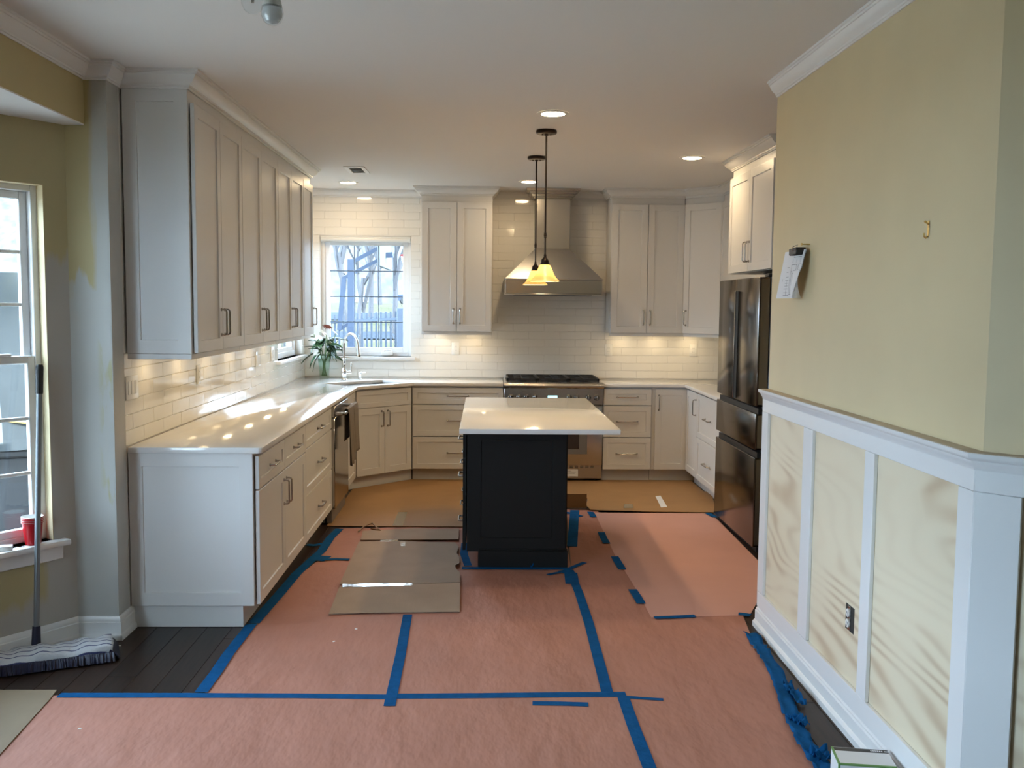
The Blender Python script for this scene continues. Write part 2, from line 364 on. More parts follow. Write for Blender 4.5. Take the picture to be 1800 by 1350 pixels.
B1 = B0 + DB*LB; B2 = Vector((B1.x, -8.7, 0)); B3 = Vector((-.19, -8.7-.62/math.tan(TH), 0))
W3 = (-.86, -.112, .51, 2.15)
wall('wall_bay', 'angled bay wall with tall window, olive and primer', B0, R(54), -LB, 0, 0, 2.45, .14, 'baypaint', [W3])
W4 = (.2, 2.1, .45, 2.3)
wall('wall_bay_front', 'long bay wall with wide window left of camera', B2, R(90), 0, 8.7+B1.y, 0, 2.45, .14, 'olive', [W4])
wall('wall_bay_return', 'returning bay wall left of camera', B3, R(126), 0, (B3-B2).length, 0, 2.45, .14, 'olive')
wall('wall_left_rear', 'plain left wall of room behind camera', (-.10, B3.y, 0), R(90), -(13+B3.y), 0, 0, ZC, .14, 'olive')
wall('wall_rear', 'plain wall behind camera', (RK, -13, 0), R(180), 0, RK+.15, 0, ZC, .14, 'olive')
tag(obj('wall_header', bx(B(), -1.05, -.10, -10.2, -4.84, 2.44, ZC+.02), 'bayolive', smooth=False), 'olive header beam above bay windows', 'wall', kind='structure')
tag(obj('ceiling_bay', bx(B(), -1.05, -.101, -10.2, -4.72, 2.434, 2.4399), 'ceil', smooth=False), 'white underside of header over bay', 'ceiling', kind='structure')

# window light portals guide the sky's light through the openings
def portal(loc, rz, w_, h_):
    l = bpy.data.lights.new('portal', 'AREA'); l.shape = 'RECTANGLE'; l.size = w_; l.size_y = h_; l.cycles.is_portal = True
    o = bpy.data.objects.new('portal', l); C.objects.link(o); o.location = loc
    o.rotation_euler = (R(90), 0, rz + PI)               # shines along local -y of the wall (into the room)
    o.rotation_euler = (Matrix.Rotation(rz, 4, 'Z') @ Matrix.Rotation(R(-90), 4, 'X')).to_euler()
def loc_on(origin, rz, x, z, y=.16):
    return Vector(origin) + Vector((math.cos(rz)*x - math.sin(rz)*y, math.sin(rz)*x + math.cos(rz)*y, z))
for org, rz, h in (((0, 0, 0), 0, W1), ((0, 0, 0), R(90), W2), (B0, R(54), W3), (B2, R(90), W4)):
    portal(loc_on(org, rz, (h[0]+h[1])/2, (h[2]+h[3])/2), rz, h[1]-h[0], h[3]-h[2])

# ------------------------------------------------------------------ windows
def window(name, label, origin, rz, h, cols, rows, fm='trim', rec=.06, fw=.05, hung=False, shade=False, latch=False, sash=.035, mm=None, mw=.008):
    """local x along the wall, y outward; h = opening"""
    x0, x1, z0, z1 = h
    o = thing(name, label, 'window', origin, rz, kind='structure')
    bm = B()
    for a in ((x0, x0+fw, z0, z1), (x1-fw, x1, z0, z1), (x0+fw, x1-fw, z1-fw, z1), (x0+fw, x1-fw, z0, z0+fw)): bx(bm, a[0], a[1], rec, rec+.07, a[2], a[3], .003)
    obj('frame', bm, fm, o)
    def sashes(za, zb, yy, rws):
        a, b = x0+fw, x1-fw
        s = B()
        for q in ((a, a+sash, za, zb), (b-sash, b, za, zb), (a+sash, b-sash, zb-sash, zb), (a+sash, b-sash, za, za+sash)): bx(s, q[0], q[1], yy, yy+.03, q[2], q[3], .003)
        so_ = obj('sash', s, fm, o)
        ga, gb, gc, gd = a+sash, b-sash, za+sash, zb-sash
        obj('pane', bx(B(), ga-.004, gb+.004, yy+.013, yy+.017, gc-.004, gd+.004), 'glass', so_, smooth=False)
        for i in range(1, cols):
            x = ga+(gb-ga)*i/cols; obj('muntin', bx(B(), x-mw, x+mw, yy+.004, yy+.026, gc, gd, .002), mm or fm, so_)
        for j in range(1, rws):
            z = gc+(gd-gc)*j/rws; obj('muntin', bx(B(), ga, gb, yy+.005, yy+.025, z-mw, z+mw, .002), mm or fm, so_)
    if hung:
        zm = hung; sashes(zm-.02, z1-fw, rec+.036, rows); sashes(z0+fw, zm+.02, rec+.004, rows)
        obj('sash_lock', bx(B(), x1-.20, x1-.14, rec-.008, rec+.02, zm+.02, zm+.032, .004), fm, o)
    else: sashes(z0+fw, z1-fw, rec+.02, rows)
    if shade:
        obj('roller_shade', lathe(B(), [(.026, x0+.006), (.026, x1-.006)], 16, (0, .03, z1-.03), 'x'), 'white', o)
        obj('shade_cassette', bx(B(), x0+.002, x1-.002, .004, .058, z1-.018, z1-.001, .003), 'white', o)
    if latch:
        x = x0+(x1-x0)*.73
        l = obj('crank', bx(B(), x-.058, x+.058, rec-.035, rec, z0+.004, z0+.052, .008, 2), 'white', o)
        obj('crank_handle', tube(B(), [(x-.03, rec-.03, z0+.055), (x, rec-.036, z0+.062), (x+.04, rec-.034, z0+.058)], .007), 'nickel', l)
    return o
w1 = window('window_1', 'small square-paned window over the kitchen sink', (0, 0, 0), 0, W1, 3, 4, shade=True, latch=True, fw=.035, sash=.05, mm='muntin', mw=.005)
obj('sill', bx(B(), W1[0]-.05, W1[1]+.04, -.045, .13, W1[2]-.028, W1[2], .006, 2), 'trim', w1)
w2 = window('window_2', 'window on left wall half hidden by cabinets', (0, 0, 0), R(90), W2, 2, 4)
obj('sill', bx(B(), W2[0]-.08, W2[1]+.05, -.045, .13, W2[2]-.028, W2[2], .006, 2), 'trim', w2)
w3 = window('window_3', 'tall double-hung bay window at left edge', B0, R(54), W3, 2, 3, hung=1.352, rec=.055, fw=.03)
obj('sill', bx(B(), W3[0]-.05, W3[1]+.06, -.05, .10, W3[2]-.028, W3[2], .007, 2), 'trim', w3)
obj('apron', bx(B(), W3[0]-.03, W3[1]+.04, -.014, -.001, W3[2]-.095, W3[2]-.028, .004), 'trim', w3)
for k, z in enumerate((0,)):
    bm = B()
    for a in ((W3[0]-.0, W3[0]+.003, W3[2], W3[3]), (W3[1]-.003, W3[1], W3[2], W3[3])): bx(bm, a[0], a[1], .0, .056, a[2], a[3])
    bx(bm, W3[0], W3[1], 0, .056, W3[3]-.003, W3[3]); obj('jamb_liner', bm, 'olive', w3, smooth=False)
window('window_4', 'wide glass door in bay left of camera', B2, R(90), W4, 4, 3)

# ------------------------------------------------------------------ tiles
TW, THH, G = .3048, .0762, .0022
tile_cache = {}
def tile_mesh(w_, h_):
    k = (round(w_, 3), round(h_, 3))
    if k not in tile_cache:
        bm = B(); bx(bm, -k[0]/2, k[0]/2, -.003, .0005, -k[1]/2, k[1]/2, .0013)
        tile_cache[k] = mesh('tile', bm); tile_cache[k].materials.append(M['tile'])
    return tile_cache[k]
def sub(rects, h):
    out = []
    for a, b, c, d in rects:
        if h[1] <= a or h[0] >= b or h[3] <= c or h[2] >= d: out.append((a, b, c, d)); continue
        if h[0] > a: out.append((a, h[0], c, d))
        if h[1] < b: out.append((h[1], b, c, d))
        m0, m1 = max(a, h[0]), min(b, h[1])
        if h[2] > c: out.append((m0, m1, c, h[2]))
        if h[3] < d: out.append((m0, m1, h[3], d))
    return out
def tiles(parent, x0, x1, z0, z1, holes, phase=0.):
    j = 0; z = z0
    while z < z1-.004:
        x = x0 - phase - (TW/2 if j % 2 else 0)
        while x < x1:
            rs = [(max(x, x0), min(x+TW, x1), z, min(z+THH, z1))]
            for h in holes: rs = sub(rs, h)
            for a, b, c, d in rs:
                if b-a > .012 and d-c > .01:
                    o = bpy.data.objects.new('tile', tile_mesh(b-a-G, d-c-G)); C.objects.link(o); o.parent = parent
                    o.location = ((a+b)/2, 0, (c+d)/2)
                    o.rotation_euler = (random.gauss(0, .0035), 0, random.gauss(0, .0014))
            x += TW
        z += THH; j += 1
tiles(wall_back, 0, RK, .916, 2.652, [W1, (1.155, 1.825, 1.365, 3), (2.935, RK, 1.365, 3), (2.24, 2.565, 2.17, 3)], .1)
tiles(wall_left, -4.70, -.008, .916, 1.372, [W2], .05)
tiles(wall_left, -1.44, -.008, 1.372, 2.652, [W2], .05)

# ------------------------------------------------------------------ trims
CROWN = [(0, 0), (0, -.080), (.008, -.080), (.010, -.072), (.016, -.071), (.017, -.063), (.026, -.058), (.042, -.045), (.053, -.029), (.056, -.021), (.063, -.020), (.064, -.011), (.073, -.010), (.074, 0)]
def crown(name, path, label, sc=1.0, m='crown', hgt=1.0):
    return tag(obj(name, sweep(B(), [(o*sc, ZC-.0005+z*hgt) for o, z in CROWN], path), m), label, 'crown molding', kind='structure')
crown('trim_1', [(RX, -4.655), (RX, -6.73), (RX+1.0, -7.73)][::1], 'white crown molding atop the olive partition wall', .75, 'trim', .92)
def base(name, path, label, h=.115):
    prof = [(0, 0), (.022, 0), (.022, .022), (.016, .030), (.014, .034), (.014, h-.03), (.010, h-.026), (.010, h-.012), (.004, h), (0, h)]
    return tag(obj(name, sweep(B(), prof, path), 'trim'), label, 'baseboard', kind='structure')
# walking direction keeps the room on the right-hand side
crown('trim_2', [(-.10, -10.0), (-.10, -4.84), (.003, -4.84), (.003, -4.665)], 'white crown molding above bay header and wall end', .8, 'trim', 1.0)
crown('trim_3', [(.0, -1.45), (.0, -.009), (1.15, -.009)], 'crown molding on tiled wall above sink window', 1.0, 'crown', .88)
crown('trim_4', [(1.825, -.009), (2.935, -.009)], 'crown molding on tiled wall behind the hood', 1.0, 'crown', .88)
base('baseboard_bay', [(B1.x, B1.y), (B0.x, B0.y), (.003, -4.84), (.003, -4.665)], 'tall white baseboard around bay and wall end')
bmx = B(); sweep(bmx, [(0, 0), (.045, 0), (.045, .024), (.036, .034), (.033, .036), (.033, .082), (.028, .088), (.028, .094), (.022, .098), (.020, .104), (0, .104)], [(RX, -4.64), (RX, -6.73), (RX+.9, -7.63)])
tag(obj('baseboard_partition', bmx, 'trim'), 'white stepped baseboard along plywood wainscot', 'baseboard', kind='structure')

# wainscot on the partition: plywood, battens, rails, chair rail
def wains(name, label, origin, rz, L, battens, panels, far_end):
    t = thing(name, label, 'wainscot', origin, rz, kind='structure')
    for a, b in panels:
        p = obj('plywood_panel', bx(B(), a, b, -.012, -.0005, .10, 1.11), 'ply', t, smooth=False)
    for a, b in battens: obj('batten', bx(B(), a, b, -.027, -.0125, .186, 1.103, .0015), 'trim', t)
    obj('bottom_rail', bx(B(), 0 if far_end else -.0105, L, -.027, -.0125, .1045, .185, .0015), 'trim', t)
    obj('top_rail', bx(B(), 0 if far_end else -.0105, L, -.027, -.0125, 1.104, 1.178, .0015), 'trim', t)
    return t
w = wains('trim_5', 'raw plywood wainscot with white battens on partition', (RX, -4.645, 0), R(-90), 2.0955,
          [(0, .095), (.628, .745), (1.31, 1.395), (2.005, 2.0955)], [(0, .68), (.682, 1.35), (1.352, 2.089)], True)
pl = w.children[1]
outl = thing('wall_outlet', 'uncovered white duplex outlet in plywood cutout', 'outlet', (RX-.012, -5.835, .432), R(-90))
obj('box_cutout', bx(B(), -.042, .042, -.0012, .004, -.05, .05), 'dark', outl)
for s in (-1, 1):
    bm = B(); lathe(bm, [(.0165, -.006), (.0165, .0), ], 16, (-.006, -.003, s*.02), 'y'); rcp = obj('receptacle', bm, 'white', outl)
    obj('slots', bx(bx(bx(B(), -.012, -.010, -.0097, -.0088, s*.02-.004, s*.02+.006), -.002, 0, -.0097, -.0088, s*.02-.004, s*.02+.006), -.0075, -.0045, -.0097, -.0088, s*.02-.010, s*.02-.007), 'black', rcp)
obj('strap', bx(B(), -.017, .008, -.004, -.0012, -.047, .047, .001), 'nickel', outl)
w2_ = wains('trim_6', 'plywood wainscot with wide white corner board at right edge', (RX, -6.73, 0), R(-45), 1.4, [(-.0105, .115), (.80, .88)], [(-.004, .6), (.602, 1.4)], False)
CR = [(0, 1.166), (.030, 1.166), (.034, 1.180), (.040, 1.186), (.042, 1.194), (.052, 1.200), (.055, 1.206), (.055, 1.216), (0, 1.216)]
tag(obj('trim_7', sweep(B(), CR, [(RX, -4.655), (RX, -6.73), (RX+1.0, -7.73)]), 'trim'), 'white molded chair rail along partition wall', 'chair rail', kind='structure')
tag(obj('trim_8', sweep(B(), [(.002, 1.2162), (.050, 1.2162), (.050, 1.2178), (.002, 1.2178)], [(RX, -4.66), (RX, -6.73), (RX+1.0, -7.73)]), 'bare'), 'bare wood top of the chair rail', 'chair rail', kind='structure')

# ------------------------------------------------------------------ cabinets
def shaker(bm, x0, x1, z0, z1, yf=-.027, t=.02, fw=.058, rec=.008, c=.0015):
    def ring(i, y): return [bm.verts.new(p) for p in ((x0+i, y, z0+i), (x1-i, y, z0+i), (x1-i, y, z1-i), (x0+i, y, z1-i))]
    rs = [ring(0, yf+t), ring(0, yf+c), ring(c, yf), ring(fw, yf), ring(fw+.002, yf+rec)]
    for a, b in zip(rs, rs[1:]):
        for k in range(4): bm.faces.new((a[k], a[(k+1) % 4], b[(k+1) % 4], b[k]))
    bm.faces.new(rs[-1]); bm.faces.new(rs[0][::-1])
    return bm
hcache = {}
def handle_mesh(L):
    if L not in hcache:
        bm = B(); h = L/2; o = .030; r = .0052
        pts = [(0, 0, -h), (0, -.004, -h), (0, -.005, -h), (0, -o+.012, -h), (0, -o+.004, -h+.003), (0, -o, -h+.011), (0, -o, -h+.03), (0, -o, h-.03), (0, -o, h-.011), (0, -o+.004, h-.003), (0, -o+.012, h), (0, -.005, h), (0, -.004, h), (0, 0, h)]
        rad = [.0095, .0092, .0062, r, r, r, r, r, r, r, r, .0062, .0092, .0095]
        tube(bm, pts, rad, 8); hcache[L] = mesh('handle', bm); hcache[L].materials.append(M['nickel'])
    return hcache[L]
def handle(parent, x, z, L=.135, horiz=False, y=-.027):
    return obj('handle', handle_mesh(L), None, parent, (x, y, z), (0, R(90), 0) if horiz else (0, 0, 0))
def cabinet(name, label, loc, rz, w_, h_, dep, fronts, m='cab', toe=0, group=None, rail=False, zb=None, sink=False):
    """fronts: (kind, x0, x1, z0, z1, handle) with handle = (x, z, L, horizontal) or None; base cabinets stand on the floor"""
    t = thing(name, label, 'cabinet', loc, rz, group)
    z0 = toe
    bm = B()
    if sink:                                               # open box under the sink
        bx(bm, 0, .018, 0, dep, z0, h_); bx(bm, w_-.018, w_, 0, dep, z0, h_); bx(bm, .018, w_-.018, 0, dep, z0, z0+.018)
        bx(bm, .018, w_-.018, 0, .018, z0+.018, h_)
    else: bx(bm, 0, w_, 0, dep, z0, h_, .001)
    obj('body', bm, m, t, smooth=False)
    if toe: obj('toe_kick', bx(B(), 0.001, w_-.001, .06, dep, 0.0025, toe-.0005), m, t, smooth=False)
    for f in fronts:
        k, a, b, c, d, hd = f
        p = obj(k, shaker(B(), a, b, c, d, fw=.046 if k == 'drawer' else .058), m, t)
        if hd: handle(p, *hd)
    if rail: obj('light_rail', bx(B(), 0.001, w_-.001, .0, .02, -.028, -.0005, .002), m, t)
    return t
G3 = .004
def end_panel(t, dep, z0, z1, side, m='cab', off=0, th=.016):
    """shaker panel on the local -x (side=-1) or +x end"""
    bm = B(); shaker(bm, 0, dep, z0, z1, yf=-th, t=th, fw=.066, rec=.007)
    p = obj('end_panel', bm, m, t)
    p.rotation_euler = (0, 0, R(-90) if side < 0 else R(90)); p.location = (-.0003 if side < 0 else off+.0003, dep if side < 0 else 0, 0)
    return p
UZ, UH, DT = 1.372, 2.648-1.372, 2.578-1.372
def upper(name, label, loc, rz, w_, n, dep=.325, hleft=None, group=None):
    fr = []
    if n == 2:
        c = w_/2
        fr = [('door', G3, c-.0025, .004, DT, (c-.032, .148, .135)), ('door', c+.0025, w_-G3, .004, DT, (c+.032, .148, .135))]
    else: fr = [('door', G3, w_-G3, .004, DT, ((.034 if hleft else w_-.034), .148, .135))]
    return cabinet(name, label, (loc[0], loc[1], UZ), rz, w_, UH, dep, fr, rail=True, group=group)
# left run of uppers, faces +x; local x runs towards the rear wall
UX = .323
ucuts = [-4.66, -3.752, -2.782, -1.868, -1.453]
ul = ['near upper cabinet with panelled end, by the primed wall', 'second upper cabinet from the primed wall end', 'third upper cabinet from the primed wall end', 'single-door upper cabinet beside the left window']
for i in range(4):
    t = upper('upper_cabinet', ul[i], (UX, ucuts[i]), R(90), ucuts[i+1]-ucuts[i]-.001, 2 if i < 3 else 1, UX-.009, group='uppers on the left wall')
    if i == 0:
        end_panel(t, UX-.012, .0, UH, -1)
        bm = B(); bx(bm, -.0158, 0, .0, UX-.012, -.028, -.0005, .002); obj('light_rail', bm, 'cab', t)
    if i == 3: end_panel(t, UX-.012, 0, UH, 1, off=ucuts[4]-ucuts[3]-.001)
crown('trim_9', [(.012, -4.678), (UX+.002, -4.678), (UX+.002, -1.436), (.01, -1.436)][::-1][::-1], 'crown molding on left run of upper cabinets', 1.0)
# rear wall
YU = -.332
upper('upper_cabinet', 'two-door upper cabinet between sink window and hood', (1.157, YU), 0, .664, 2, .322, group='uppers on the rear wall')
upper('upper_cabinet', 'two-door upper cabinet right of the hood', (2.938, YU), 0, .69, 2, .322, group='uppers on the rear wall')
# diagonal corner upper
CXU = RK-.61-.005
t = thing('corner_cabinet', 'diagonal corner upper cabinet with single door', 'cabinet', (CXU, YU, UZ), R(-45))
P0 = Vector((CXU, YU)); P1 = Vector((RK-.322, -.332-(RK-.322-CXU))); LD = (P1-P0).length
prism(bmd := B(), [(0, 0), (LD, 0), (LD*1.0+.0, .0), (LD+.22, .22), (LD/2, LD/2+.45), (-.22, .22)], 0, UH)
obj('body', bmd, 'cab', t, smooth=False)
p = obj('door', shaker(B(), .012, LD-.012, .004, DT), 'cab', t); handle(p, .046, .148, .135)
obj('light_rail', bx(B(), .001, LD-.001, 0, .02, -.028, -.0005), 'cab', t)
RUL = 1.0
t = upper('upper_cabinet', 'narrow upper cabinet between corner cabinet and fridge', (RK-.322, P1.y-.003), R(-90), 2.10+P1.y-.03, 1, .315, hleft=False)
crown('trim_11', [(2.938, -.012), (2.938, YU-.002), (CXU, YU-.002), (P1.x-.002, P1.y), (P1.x-.002, -2.10)], 'crown molding over right corner uppers', 1.0)
crown('trim_10', [(1.157, -.012), (1.157, YU-.002), (1.821, YU-.002), (1.821, -.012)], 'crown molding on cabinet left of hood', 1.0)
# above the fridge
FX, FY0, FY1 = 3.53, -3.215, -2.155
cz = 1.872
t = cabinet('fridge_cabinet', 'two-door cabinet above the refrigerator', (3.62, FY1+.03, cz), R(-90), 1.12, 2.648-cz, RK-3.62-.006,
        [('door', .012, .56-.0015, .004, 2.578-cz, (.528, .14, .135)), ('door', .56+.0015, 1.108, .004, 2.578-cz, (.592, .14, .135))])
crown('trim_12', [(RK-.01, FY1+.032), (3.618, FY1+.032), (3.618, FY0-.06)], 'crown molding on cabinet above fridge', 1.0)
tag(obj('fridge_side_panel', bx(B(), 3.64, RK-.005, FY0-.075, FY0-.055, 0, 1.871), 'cab', smooth=False), 'tall panel closing the near side of fridge recess', 'panel')

# ---- base cabinets
BX = .613; BH = .883; TOE = .114
def drw(x0, x1, hl=.16):
    zs = [(TOE+.004, .413), (.421, .709), (.717, .866)]
    return [('drawer', x0, x1, a, b, ((x0+x1)/2, a+(b-a)*.5, hl, True)) for a, b in zs]
bc = [-4.668, -3.43, -2.405]
w0 = bc[1]-bc[0]-.001; c0 = w0/2
t = cabinet('base_cabinet', 'base cabinet with two doors and panelled near end', (BX, bc[0], 0), R(90), w0, BH, BX-.006,
    [('drawer', .004, c0-.0025, .701, .866, (c0/2, .784, .135, True)), ('drawer', c0+.0025, w0-.002, .701, .866, (c0*1.5, .784, .135, True)),
     ('door', .004, c0-.0025, TOE+.004, .693, (c0-.036, .575, .135)), ('door', c0+.0025, w0-.002, TOE+.004, .693, (c0+.036, .575, .135))], toe=TOE)
end_panel(t, BX-.006, TOE, BH, -1)
w0 = bc[2]-bc[1]-.001
cabinet('drawer_cabinet', 'three-drawer base cabinet next to the dishwasher', (BX, bc[1], 0), R(90), w0, BH, BX-.006, drw(.002, w0-.002, .16), toe=TOE)
cabinet('base_cabinet', 'narrow base cabinet between dishwasher and sink corner', (BX, -1.70, 0), R(90), .60, BH, BX-.006,
    [('drawer', .002, .596, .717, .868, None), ('door', .002, .596, TOE+.004, .712, None)], toe=TOE)
# diagonal sink base
DL = math.hypot(1.085-BX, 1.085-BX)
t = thing('sink_cabinet', 'diagonal corner sink base with two doors', 'cabinet', (BX, -1.088, 0), R(45))
bm = B(); bx(bm, 0, DL, 0, .02, TOE, BH); bx(bm, 0, .02, .02, .3, TOE, BH); bx(bm, DL-.02, DL, .02, .3, TOE, BH); bx(bm, .02, DL-.02, .02, .3, TOE, TOE+.02)
obj('body', bm, 'cab', t, smooth=False)
obj('toe_kick', bx(B(), -.04, DL+.04, .045, .065, .0025, TOE-.0005), 'cab', t, smooth=False)
obj('false_drawer', shaker(B(), .022, DL-.022, .717, .868, fw=.04), 'cab', t)
cD = DL/2
for a, b, hx in ((.022, cD-.0015, cD-.035), (cD+.0015, DL-.022, cD+.035)):
    p = obj('door', shaker(B(), a, b, TOE+.004, .712), 'cab', t); handle(p, hx, .61, .135)
YB = -.613
cabinet('drawer_cabinet', 'wide three-drawer base cabinet left of the range', (1.09, YB, 0), 0, .84, BH, .606, drw(.008, .838, .19), toe=TOE)
cabinet('drawer_cabinet', 'three-drawer base cabinet right of the range', (2.85, YB, 0), 0, .45, BH, .606, drw(.002, .446, .19), toe=TOE)
t = cabinet('corner_base_cabinet', 'corner base cabinet with tall folding doors', (3.302, YB, 0), 0, RK-3.302-.006, BH, .606,
    [('door', .03, .336, TOE+.004, .868, (.062, .74, .135))], toe=TOE)
t2 = cabinet('base_cabinet', 'right-hand base cabinet with narrow tall door by corner', (3.648, YB-.03, 0), R(-90), .44, BH, RK-3.648-.006,
    [('door', .002, .438, TOE+.004, .868, (.40, .74, .135))], toe=TOE)
cabinet('drawer_cabinet', 'three-drawer base cabinet against the fridge', (3.648, YB-.472, 0), R(-90), .97, BH, RK-3.648-.006,
    [('drawer', .002, .966, TOE+.004, .485, (.42, .30, .19, True)), ('drawer', .002, .966, .49, .868, (.42, .68, .19, True))], toe=TOE)

# ---- worktops
def slab(name, label, poly, z0=.884, z1=.914, hole=None, m='quartz', bev=.004):
    bm = prism(B(), poly, z0, z1, hole)
    bmesh.ops.remove_doubles(bm, verts=bm.verts, dist=1e-5); bmesh.ops.recalc_face_normals(bm, faces=bm.faces)
    es = [e for e in bm.edges if len(e.link_faces) == 2 and e.calc_face_angle() > .3]
    bmesh.ops.bevel(bm, geom=es, offset=bev, segments=2, affect='EDGES', profile=.5)
    return tag(obj(name, bm, m), label, 'countertop')
def dg(s, d): return ((s+d)/math.sqrt(2), (s-d)/math.sqrt(2))     # diagonal sink axes
sk = [dg(-.345, .765), dg(.345, .765), dg(.345, 1.15), dg(-.345, 1.15)]
slab('countertop', 'white quartz L-shaped worktop with corner sink cutout', [(.0095, -4.70), (.648, -4.70), (.662, -4.686), (.662, -1.108), (1.108, -.662), (1.929, -.662), (1.929, -.0095), (.0095, -.0095)], hole=sk)
slab('countertop', 'white quartz worktop between range and refrigerator', [(2.851, -.0095), (2.851, -.662), (3.598, -.662), (3.598, -2.06), (4.24, -2.06), (4.24, -.0095)])
# sink
t = thing('corner_sink', 'undermount steel sink set diagonally in corner worktop', 'sink', (*dg(0, .9575), .883), R(45))
bm = B(); a, b, d = .352, .2, .2
for q in ((-a, -a+.004, -b, b, -d, 0), (a-.004, a, -b, b, -d, 0), (-a, a, -b, -b+.004, -d, 0), (-a, a, b-.004, b, -d, 0), (-a, a, -b, b, -d-.004, -d)): bx(bm, *q)
obj('basin', bm, 'steel', t, smooth=False)
obj('drain', lathe(B(), [(.04, -d+.001), (.04, -d+.004), (.025, -d+.004)], 20), 'chrome', t)
# faucet
t = thing('faucet', 'chrome gooseneck pull-down kitchen faucet', 'faucet', (.441, -.405, .914), R(-45))
bm = lathe(B(), [(.030, 0), (.030, .006), (.022, .014), (.019, .04), (.026, .055), (.028, .075), (.024, .095), (.016, .11), (.0145, .12), (.0145, .19), (.016, .192), (.016, .20), (.0125, .205)], 20)
obj('body', bm, 'chrome', t)
pts = [(0, 0, .20), (0, 0, .33)] + [(.105-.105*math.cos(a), 0, .33+.105*math.sin(a)) for a in [k*PI/12 for k in range(1, 12)]] + [(.213, 0, .31)]
obj('neck', tube(B(), pts, .0115, 12), 'chrome', t)
obj('spray_head', tube(B(), [(.212, 0, .318), (.216, 0, .29), (.220, 0, .26), (.224, 0, .235), (.2245, 0, .225)], [.013, .016, .015, .021, .018], 14), 'chrome', t)
lv = obj('lever', tube(B(), [(.01, .018, .07), (.02, .05, .072), (.024, .062, .072)], [.012, .011, .014], 12), 'chrome', t)
obj('lever_handle', tube(B(), [(.024, .06, .07), (.024, .064, .10), (.024, .068, .155), (.024, .069, .165)], [.006, .005, .009, .005], 10), 'chrome', lv)
t = thing('soap_dispenser', 'small chrome soap pump beside the faucet', 'soap dispenser', (.579, -.33, .914), R(-20))
obj('body', lathe(B(), [(.018, 0), (.018, .006), (.012, .012), (.012, .05), (.015, .055), (.015, .062), (.006, .066), (.006, .072)], 16), 'chrome', t)
obj('spout', tube(B(), [(0, 0, .066), (.02, 0, .07), (.06, 0, .066)], [.006, .005, .004], 8), 'chrome', t)

# ------------------------------------------------------------------ vase of flowers
t = thing('flower_vase', 'clear glass vase of white and russet flowers beside sink', 'vase', (.225, -.215, .914)); t.scale = (1.24, 1.24, 1.22)
bm = lathe(B(), [(.034, .0), (.036, .004), (.040, .08), (.054, .19), (.0515, .19), (.037, .08), (.031, .02), (.002, .018)], 24, cap=False); obj('glass', bm, 'vaseglass', t)
random.seed(11)
bm = B()
heads = []
for k in range(16):
    a = 2*PI*k/16+random.random()*.3; r0, r1 = .018, random.uniform(.04, .13)
    h = random.uniform(.26, .36)
    tube(bm, [(r0*math.cos(a+2), r0*math.sin(a+2), .02), (.01*math.cos(a), .01*math.sin(a), .13), (r1*.6*math.cos(a), r1*.6*math.sin(a), .24), (r1*math.cos(a), r1*math.sin(a), h)], .0028, 5)
    heads.append((r1*math.cos(a), r1*math.sin(a), h, a))
obj('stems', bm, 'stem', t)
def leaf_mesh():
    bm = B(); n = 6; rows = []
    for i in range(n+1):
        u = i/n; w_ = .026*math.sin(PI*min(1, u*.94+.06))**.8*(1-.3*u); z = -.5*u*u*.12
        rows.append([bm.verts.new((u*.13, s*w_, z+abs(s)*.006)) for s in (-1, 0, 1)])
    for a, b in zip(rows, rows[1:]):
        for k in (0, 1): bm.faces.new((a[k], a[k+1], b[k+1], b[k]))
    me = mesh('leaf', bm); me.materials.append(M['leaf']); return me
lm = leaf_mesh()
for k in range(34):
    a = random.uniform(0, 2*PI); z = random.uniform(.17, .31); r = random.uniform(.01, .06)
    o = obj('leaf', lm, None, t, (r*math.cos(a), r*math.sin(a), z), (random.uniform(-.5, .5), random.uniform(-.7, .75), a)); o.scale = [random.uniform(.75, 1.25)]*3
def daisy(pos, rad, mt, npt=14, tilt=(0, 0)):
    bm = B()
    for k in range(npt):
        a = 2*PI*k/npt; c, s = math.cos(a), math.sin(a)
        q = [(.15, -.06, 0), (.6, -.13, .05), (1, -.05, -.06), (1, .05, -.06), (.6, .13, .05), (.15, .06, 0)]
        bm.faces.new([bm.verts.new((rad*(x*c-y*s), rad*(x*s+y*c), rad*z)) for x, y, z in q])
    lathe(bm, [(rad*.2, -.003), (rad*.2, .004), (rad*.1, .008)], 10)
    return obj('flower', bm, mt, t, pos, (tilt[0], tilt[1], random.random()*3))
daisy((.02, -.06, .345), .052, 'petal', 18, (.9, .1)); daisy((-.04, -.05, .31), .04, 'petal', 16, (.8, -.4)); daisy((.03, -.02, .405), .042, 'petalred', 14, (.5, .2))
daisy((.09, -.02, .36), .03, 'petal', 12, (.5, .6)); daisy((-.05, -.07, .20), .022, 'petal', 10, (1.0, -.6)); daisy((-.02, -.07, .25), .018, 'petal', 10, (1.2, 0))

